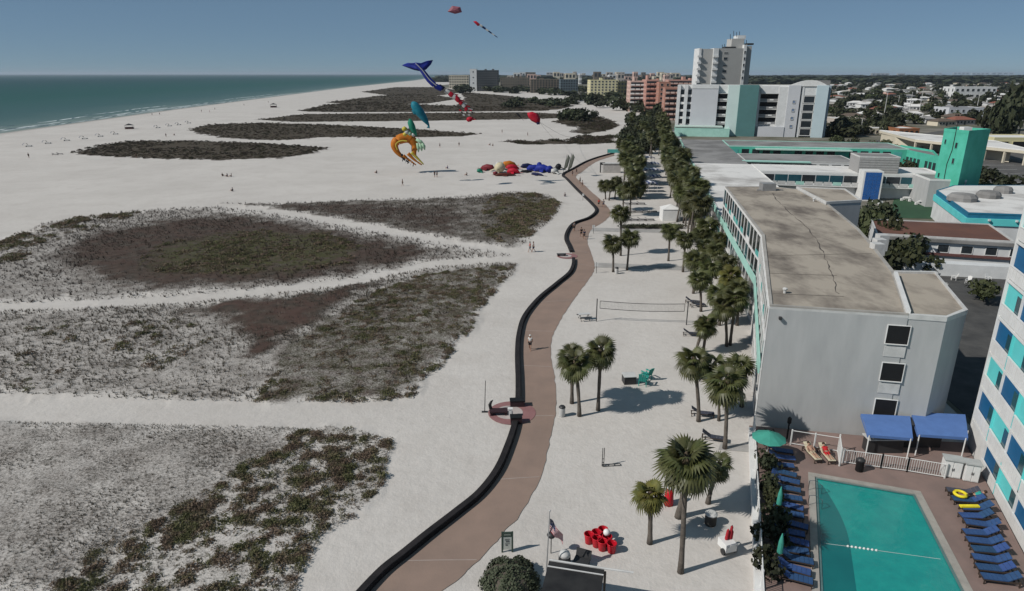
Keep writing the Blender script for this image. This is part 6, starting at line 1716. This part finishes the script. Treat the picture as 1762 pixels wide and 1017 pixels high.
# ------------------------------------------------------------------ kites
def fab(nm, c): return mat('kite_'+nm, c, .6, tuple(x*.8 for x in c), 1.2, trans=.25)
k_blue = fab('blue',(.018,.035,.30)); k_navy = fab('navy',(.01,.015,.07)); k_red = fab('red',(.50,.012,.035)); k_white = fab('white',(.62,.62,.60)); k_teal = fab('teal',(.015,.22,.30)); k_tealg = fab('green',(.02,.25,.16)); k_or = fab('orange',(.60,.20,.02)); k_yel = fab('yellow',(.62,.52,.08)); k_pale = fab('palegreen',(.40,.60,.42)); k_black = fab('black',(.02,.02,.025)); k_cream = fab('cream',(.66,.60,.42))
m_line = mat('kite_line', (.10,.10,.11), .8)
def wing(q, outline, thick):
    # puffed sheet: outline points in space, centre bulged both ways
    c = sum(outline, Vector())/len(outline); n = Vector((0,1,0)); f = q.vert(c-n*thick); b = q.vert(c+n*thick); ids = [q.vert(p) for p in outline]
    m1 = [q.vert(p.lerp(c,.45)-n*thick*.75) for p in outline]; m2 = [q.vert(p.lerp(c,.45)+n*thick*.75) for p in outline]
    L = len(ids)
    for i in range(L):
        j = (i+1)%L
        q.face((ids[i],ids[j],m1[j],m1[i])); q.face((m1[i],m1[j],f)); q.face((ids[j],ids[i],m2[i],m2[j])); q.face((m2[j],m2[i],b))
def kite(name, label, org, cat='kite'): return thing(name, label, cat, org)
KY = 165.
def AP(pts, Y=KY, dy=None): return [A(u,v,Y)+Vector((0,(dy[i] if dy else 0),0)) for i,(u,v) in enumerate(pts)]
t = kite('ray_kite', 'large blue winged kite with a long blue body flying left of the far hotels', A(718,113,KY))
q = MB(t.location); q.smooth = True; wing(q, AP([(690,112),(700,108),(708,108.5),(716,107.5),(724,108.5),(734,104.5),(744,103),(741,111),(733,120),(722,122.5),(711,120)],dy=[1.5,.8,.3,0,.3,.8,1.5,.6,0,-.3,0]), .35); q.build('wing', k_blue, t)
q = MB(t.location); q.poly(AP([(690,112.2),(711,120.2),(722,122.6),(716,119.2),(702,115)],KY-.42)); q.build('wing_edge', k_navy, t)
q = MB(t.location); q.smooth = True; q.tube(catmull(AP([(714,110),(726,121),(738,137),(750,148),(760,154)],KY-.6),4), [.30+.35*math.sin(min(1,k/16)*2.6) for k in range(17)], 8); bd = q.build('body', k_blue, t)
q = MB(t.location); q.tube(catmull(AP([(715,109),(727,121),(739,137),(751,147.5)],KY-1.25),4), .09, 5); q.build('stripe', k_white, bd)
q = MB(t.location); q.smooth = True; wing(q, AP([(749,147),(758,145),(766,150),(762,156),(752,154)],KY+.5), .4); q.build('fluke', k_navy, t)
q = MB(t.location); q.tube([A(760,155,KY), A(769,157,KY)], .05, 4); q.build('line', m_line, t)
t = kite('windsock_tail', 'chain of red and white windsocks below the blue kite', A(786,172,KY))
segs = [((766,156),(773,160),.55,k_white),((773,160),(779,165),.62,k_red),((779,165),(785,169),.60,k_white),((783,166),(790,174),.62,k_red),((790,174),(795,179),.5,k_red),((795,179),(800,184),.42,k_white),((800,184),(804,189),.36,k_red)]
for a,b_,r,m_ in segs:
    q = MB(t.location); q.smooth = True; q.tube([A(*a,KY),A((a[0]+b_[0])/2,(a[1]+b_[1])/2,KY),A(*b_,KY)], [r*.8,r,r*.85], 9, cap=False); q.build('windsock', m_, t)
for k in range(6):
    a = A(775+k*5,160+k*5,KY); q = MB(t.location); q.poly([a, a+Vector((1.9,.2,-.35)), a+Vector((1.8,.25,-.6)), a+Vector((0,0,-.35))]); q.build('streamer', k_red if k % 2 == 0 else k_white, t)
for k in range(8):
    a = A(790+k*3,188+(k%3)*4,KY); q = MB(t.location); q.poly([a, a+Vector((.5,0,-.15)), a+Vector((.5,0,-.5)), a+Vector((0,0,-.35))]); q.build('streamer', (k_red,k_black,k_white)[k%3], t)
q = MB(t.location); q.tube([A(767,156,KY),A(788,174,KY),A(811,203,KY)], .03, 4); q.build('line', m_line, t)
t = kite('ball_kite', 'round red turbine kite under the windsock chain', A(810,205,KY))
q = MB(t.location); q.smooth = True; q.lathe([(.05,-1),(.55,-.7),(.62,0),(.4,.55),(.05,.8)], 12, Matrix.Translation(A(809,205,KY)) @ Matrix.Rotation(R(75),4,'Y') @ Matrix.Scale(.95,4)); q.build('body', k_red, t); q = MB(t.location); q.poly([A(813,203,KY),A(820,206,KY),A(813,207,KY)]); q.build('fin', k_red, t)
t = kite('fish_kite', 'long teal fish-shaped kite hanging head up over the dunes', A(722,195,KY))
q = MB(t.location); q.smooth = True; q.tube(catmull(AP([(709,175),(714,182),(722,193),(730,204),(736,213),(739,218)],KY),3), [.1,.55,.85,1.0,1.05,1.1,1.1,1.0,.9,.8,.65,.5,.35,.25,.15,.05], 10); q.build('body', k_teal, t)
q = MB(t.location); wing(q, AP([(716,184),(708,190),(712,197),(722,198)],KY-.5), .15); q.build('fin', k_teal, t); q = MB(t.location); wing(q, AP([(738,214),(734,220),(740,221)],KY), .1); q.build('tail', k_teal, t)
t = kite('drop_kite', 'dark green drop-shaped kite above the orange kite', A(708,218,KY+8)); q = MB(t.location); q.smooth = True; q.tube(AP([(705,204),(706,210),(709,218),(713,227),(717,234)],KY+8), [.15,.75,.85,.6,.12], 10); q.build('body', k_tealg, t); q = MB(t.location); q.tube(AP([(717,234),(722,240)],KY+8), .04, 4); q.build('line', m_line, t)
t = kite('flower_kite', 'small yellow and white kite left of the green one', A(698,227,KY+8))
for (u,v,r,m_) in ((696,222,.7,k_yel),(700,227,.65,k_white),(697,231,.6,k_yel),(705,230,.55,k_pale),(711,232,.5,k_white)):
    q = MB(t.location); q.smooth = True; q.lathe([(.02,-r),(r*.8,-r*.5),(r,0),(r*.8,r*.5),(.02,r)], 10, Matrix.Translation(A(u,v,KY+8))); q.build('lobe', m_, t)
OY = 192.
t = kite('octopus_kite', 'big orange inflatable loop kite touching the sand with trailing legs', A(705,262,OY))
q = MB(t.location); q.smooth = True; q.tube(catmull(AP([(692,270),(684,262),(679,252),(681,244),(690,239),(701,238),(709,243),(713,251),(712,260),(714,268)],OY,[0,0,0,0,.5,1,1,1,.5,0]),4), [.4+1.0*math.sin(math.pi*k/36) for k in range(37)], 10); q.build('loop', k_or, t)
q = MB(t.location); q.tube(catmull(AP([(684,258),(681,250),(684,245),(692,242),(700,243)],OY-1.2),3), .18, 6); q.build('stripe', k_yel, t)
for k,(a,b_,c) in enumerate((((694,268),(702,274),(716,284)),((702,264),(712,274),(726,284)),((708,262),(718,272),(729,283)),((690,266),(696,274),(704,280)))):
    q = MB(t.location); q.smooth = True; q.tube(catmull(AP([a,b_,c],OY),4), [.55-.05*i for i in range(9)], 8); q.build('leg', (k_or,k_or,k_yel,k_black)[k], t)
for k in range(5): q = MB(t.location); a = A(694+k*4.5,271+k*2.2,OY-.8); q.tube([a,a+Vector((-.3,0,-1.1))], .12, 5); q.build('sucker', k_white if k % 2 else k_black, t)
t = kite('tentacle_kite', 'pale green kite tails hanging right of the orange kite', A(725,252,OY))
for k,(a,b_) in enumerate((((718,246),(720,262)),((722,248),(726,260)),((726,246),(731,258)),((716,240),(730,248)))):
    q = MB(t.location); q.smooth = True; q.tube(AP([a,((a[0]+b_[0])/2+1,(a[1]+b_[1])/2),b_],OY), [.35,.5,.12], 8); q.build('tail', k_pale, t)
t = kite('parafoil_kite', 'red parafoil kite over the sand at the right with two lines', A(919,203,KY+15))
q = MB(t.location); q.smooth = True; wing(q, AP([(907,194),(916,192.5),(926,196),(930,205),(929,211),(924,213),(914,208),(909,202)],KY+15,[0,.8,1.2,.8,0,0,.3,.6]), .6); q.build('canopy', k_red, t)
q = MB(t.location); wing(q, AP([(922,210),(929,210.5),(929,214),(924,214.5)],KY+15), .4); q.build('vent', k_navy, t)
for e in ((968,242),(996,236)): q = MB(t.location); g_ = G(*e); q.tube(catmull([A(928,210,KY+15), A(928,210,KY+15).lerp(g_,.5)-Vector((0,0,1.5)), g_],5), .035, 4); q.build('line', m_line, t)
t = kite('small_kite', 'small dark kite left of the red parafoil', A(892,197,KY+60)); q = MB(t.location); wing(q, AP([(886,193),(892,195),(898,203),(893,201)],KY+60), .3); q.build('sail', k_black, t); q = MB(t.location); q.tube(AP([(893,200),(901,207)],KY+60), .05, 4); q.build('tail', k_black, t)
t = kite('pennant_kite', 'slim red and white kite with long tail high in the sky', A(836,50,110)); q = MB(t.location); wing(q, AP([(814,37),(819,36),(828,43),(822,45)],110), .2); q.build('head', k_red, t); q = MB(t.location); wing(q, AP([(820,40),(829,42.5),(836,49),(828,47)],110), .15); q.build('sail', k_white, t)
for k in range(5): q = MB(t.location); q.tube(AP([(830+k*5.2,46+k*3.7),(835.2+k*5.2,49.7+k*3.7)],110), .16-.025*k, 5); q.build('tail_piece', k_white if k % 2 else k_navy, t)
t = kite('box_kite', 'pinkish kite at the very top of the view', A(783,15,110)); q = MB(t.location); wing(q, AP([(770,20),(778,10),(792,12),(795,21),(783,24)],110), .3); q.build('sail', fab('pink',(.35,.12,.16)), t)
# shadows of the kites fall by themselves; inflatables laid out on the sand
def inflatable(u, v, L, r, m_, rz, label, fins=2, fm=None, tail=True):
    t = thing('grounded_kite', label, 'inflatable kite', G(u,v), rz, 'inflatable kites laid out on the sand'); q = MB(); q.smooth = True
    q.tube([(-L/2,0,r*.5),(-L*.35,0,r*.95),(0,0,r*1.05),(L*.3,0,r*.8),(L/2,0,r*.3)], [r*.3,r*.9,r,r*.65,r*.12], 10); q.build('body', m_, t)
    for k in range(fins):
        s = 1 if k % 2 else -1; q = MB(); wing(q, [Vector((-L*.2+k*.5,s*r*.8,r*.7)),Vector((L*.05+k*.5,s*r*.8,r*.9)),Vector((L*.1+k*.5,s*r*2.4,r*.3)),Vector((-L*.1,s*r*2.2,r*.2))], .15); q.build('fin', fm or m_, t)
    if tail: q = MB(); wing(q, [Vector((L*.42,0,r*.4)),Vector((L*.7,-r*.9,r*.6)),Vector((L*.62,0,r*.5)),Vector((L*.7,r*.9,r*.6))], .12); q.build('tail', fm or m_, t)
for a in ((838,293,4.5,.9,fab('darkred',(.22,.03,.04)),2.8,'dark red inflatable at the left of the bright pile'),(826,297,1.8,.6,k_tealg,.5,'small green inflatable left of the bright pile'),(861,297,4.0,1.5,k_cream,1.2,'large cream inflatable in the middle of the bright pile'),(877,288,4.6,1.0,k_or,.3,'orange inflatable at the top of the bright pile'),(882,292,4.0,.8,k_red,.1,'red inflatable under the orange one'),(884,299,3.8,.8,k_red,-.2,'red inflatable at the right of the bright pile'),(853,302,1.6,.6,fab('darkred',(.22,.03,.04)),.9,'small dark red inflatable in front of the cream one'),(870,303,6.0,.45,fab('maroon',(.12,.03,.02)),.05,'long thin maroon inflatable in front of the bright pile'),(857,287,2.6,.8,k_white,1.9,'white inflatable behind the cream one'),(908,289,4.2,.7,k_navy,.2,'navy inflatable at the left of the blue pile'),(921,294,5.0,.9,k_blue,.1,'blue inflatable in the middle of the blue pile'),(935,296,5.0,1.1,k_blue,-.3,'bright blue inflatable at the right of the blue pile'),(928,288,3.0,.8,k_blue,1.4,'blue inflatable at the top of the blue pile'),(946,297,3.0,1.0,k_blue,.9,'round blue inflatable at the right end of the blue pile'),(925,302,4.5,.4,k_navy,-.7,'long dark inflatable sticking out of the blue pile'),(906,297,3.6,.4,k_black,.1,'thin black inflatable joining the two piles'),(955,299,2.4,.8,k_white,.5,'pale sack of gear beside the wall'),(961,292,2.2,.9,k_black,1.2,'dark sack of gear beside the wall')):
    inflatable(*a)
for k,(u0,v0,u1,v1) in enumerate(((969,297,976,266),(976,298,984,264))):
    b_ = G(u0,v0); t_ = A(u1,v1,b_.y); t = thing('feather_banner', ('left','right')[k]+' grey feather banner standing at the kite field wall', 'banner', b_, group='feather banners'); o = t_-b_
    q = MB(); q.tube([(0,0,0),o], .06, 5); q.build('pole', m_dark, t); q = MB(); wing(q, [o*.12,o*.3+Vector((.9,0,0)),o*.8+Vector((1.1,0,.1)),o*1.0+Vector((.3,0,0)),o*.6], .08); q.build('sail', mat('banner_grey',(.16,.17,.14),.8), t)
t = thing('teal_flag', 'teal banner hung at the far end of the walkway', 'banner', G(1056,268)); q = MB(); q.box(-2.2,2.2,-.1,.1,1.0,2.2); q.build('cloth', m_teal, t)
for x in (-2.2,2.2): q = MB(); q.tube([(x,0,0),(x,0,2.3)], .06, 5); q.build('post', m_dark, t)
for k,(u,v,w,h) in enumerate(((1036,297,2.6,2.2),(1052,297,5,2.6))):
    t = thing('kiosk', ('narrow dark ticket frame','pale low kiosk wall')[k]+' beside the walkway near its far bend', 'kiosk', G(u,v)); q = MB()
    if k: q.box(-w/2,w/2,-.8,.8,0,h); q.build('body', mat('kiosk_pale',(.42,.40,.38),.85), t); q = MB(); q.box(-w/2-.2,w/2+.2,-1,1,h,h+.15); q.build('roof', m_trim, t)
    else:
        for x in (-.5,.5): q = MB(); q.box(x-.15,x+.15,-.15,.15,0,h); q.build('leg', m_dark, t)
        q = MB(); q.box(-.7,.7,-.2,.2,h,h+.7); q.build('board', m_dark, t)
# hedge along the farther cross path
t = thing('hedge', 'low dark hedge along the farther grey cross path', 'hedge', G(1122,393)); V,F = [],[]; base = 0
for k in range(16):
    v_, f_ = CLUMP[k % 6]; V.append(v_*1.1+np.array([-5.4+k*.72,0,.3])); F.append(f_+base); base += len(v_)
link('foliage', fast_mesh('foliage', np.concatenate(V), np.concatenate(F), m_leafd), t); q = MB(); q.box(-5.6,5.6,-.25,.25,0,.5); q.build('twigs', m_bark, t)
# ------------------------------------------------------------------ air
hz = bpy.data.materials.new('haze_air'); hz.use_nodes = True
hN = hz.node_tree.nodes; hN.remove(hN['Principled BSDF'])
pv = hN.new('ShaderNodeVolumePrincipled'); pv.inputs['Color'].default_value = (.70,.80,.92,1); pv.inputs['Density'].default_value = .00005; pv.inputs['Anisotropy'].default_value = .2
hz.node_tree.links.new(pv.outputs[0], hN['Material Output'].inputs['Volume'])
q = MB(); q.box(-46000, 16000, -700, 31000, -8, 66); o = q.build('haze', hz); tag(o, 'thin pale air haze over the whole beach and town', 'haze', kind='stuff')
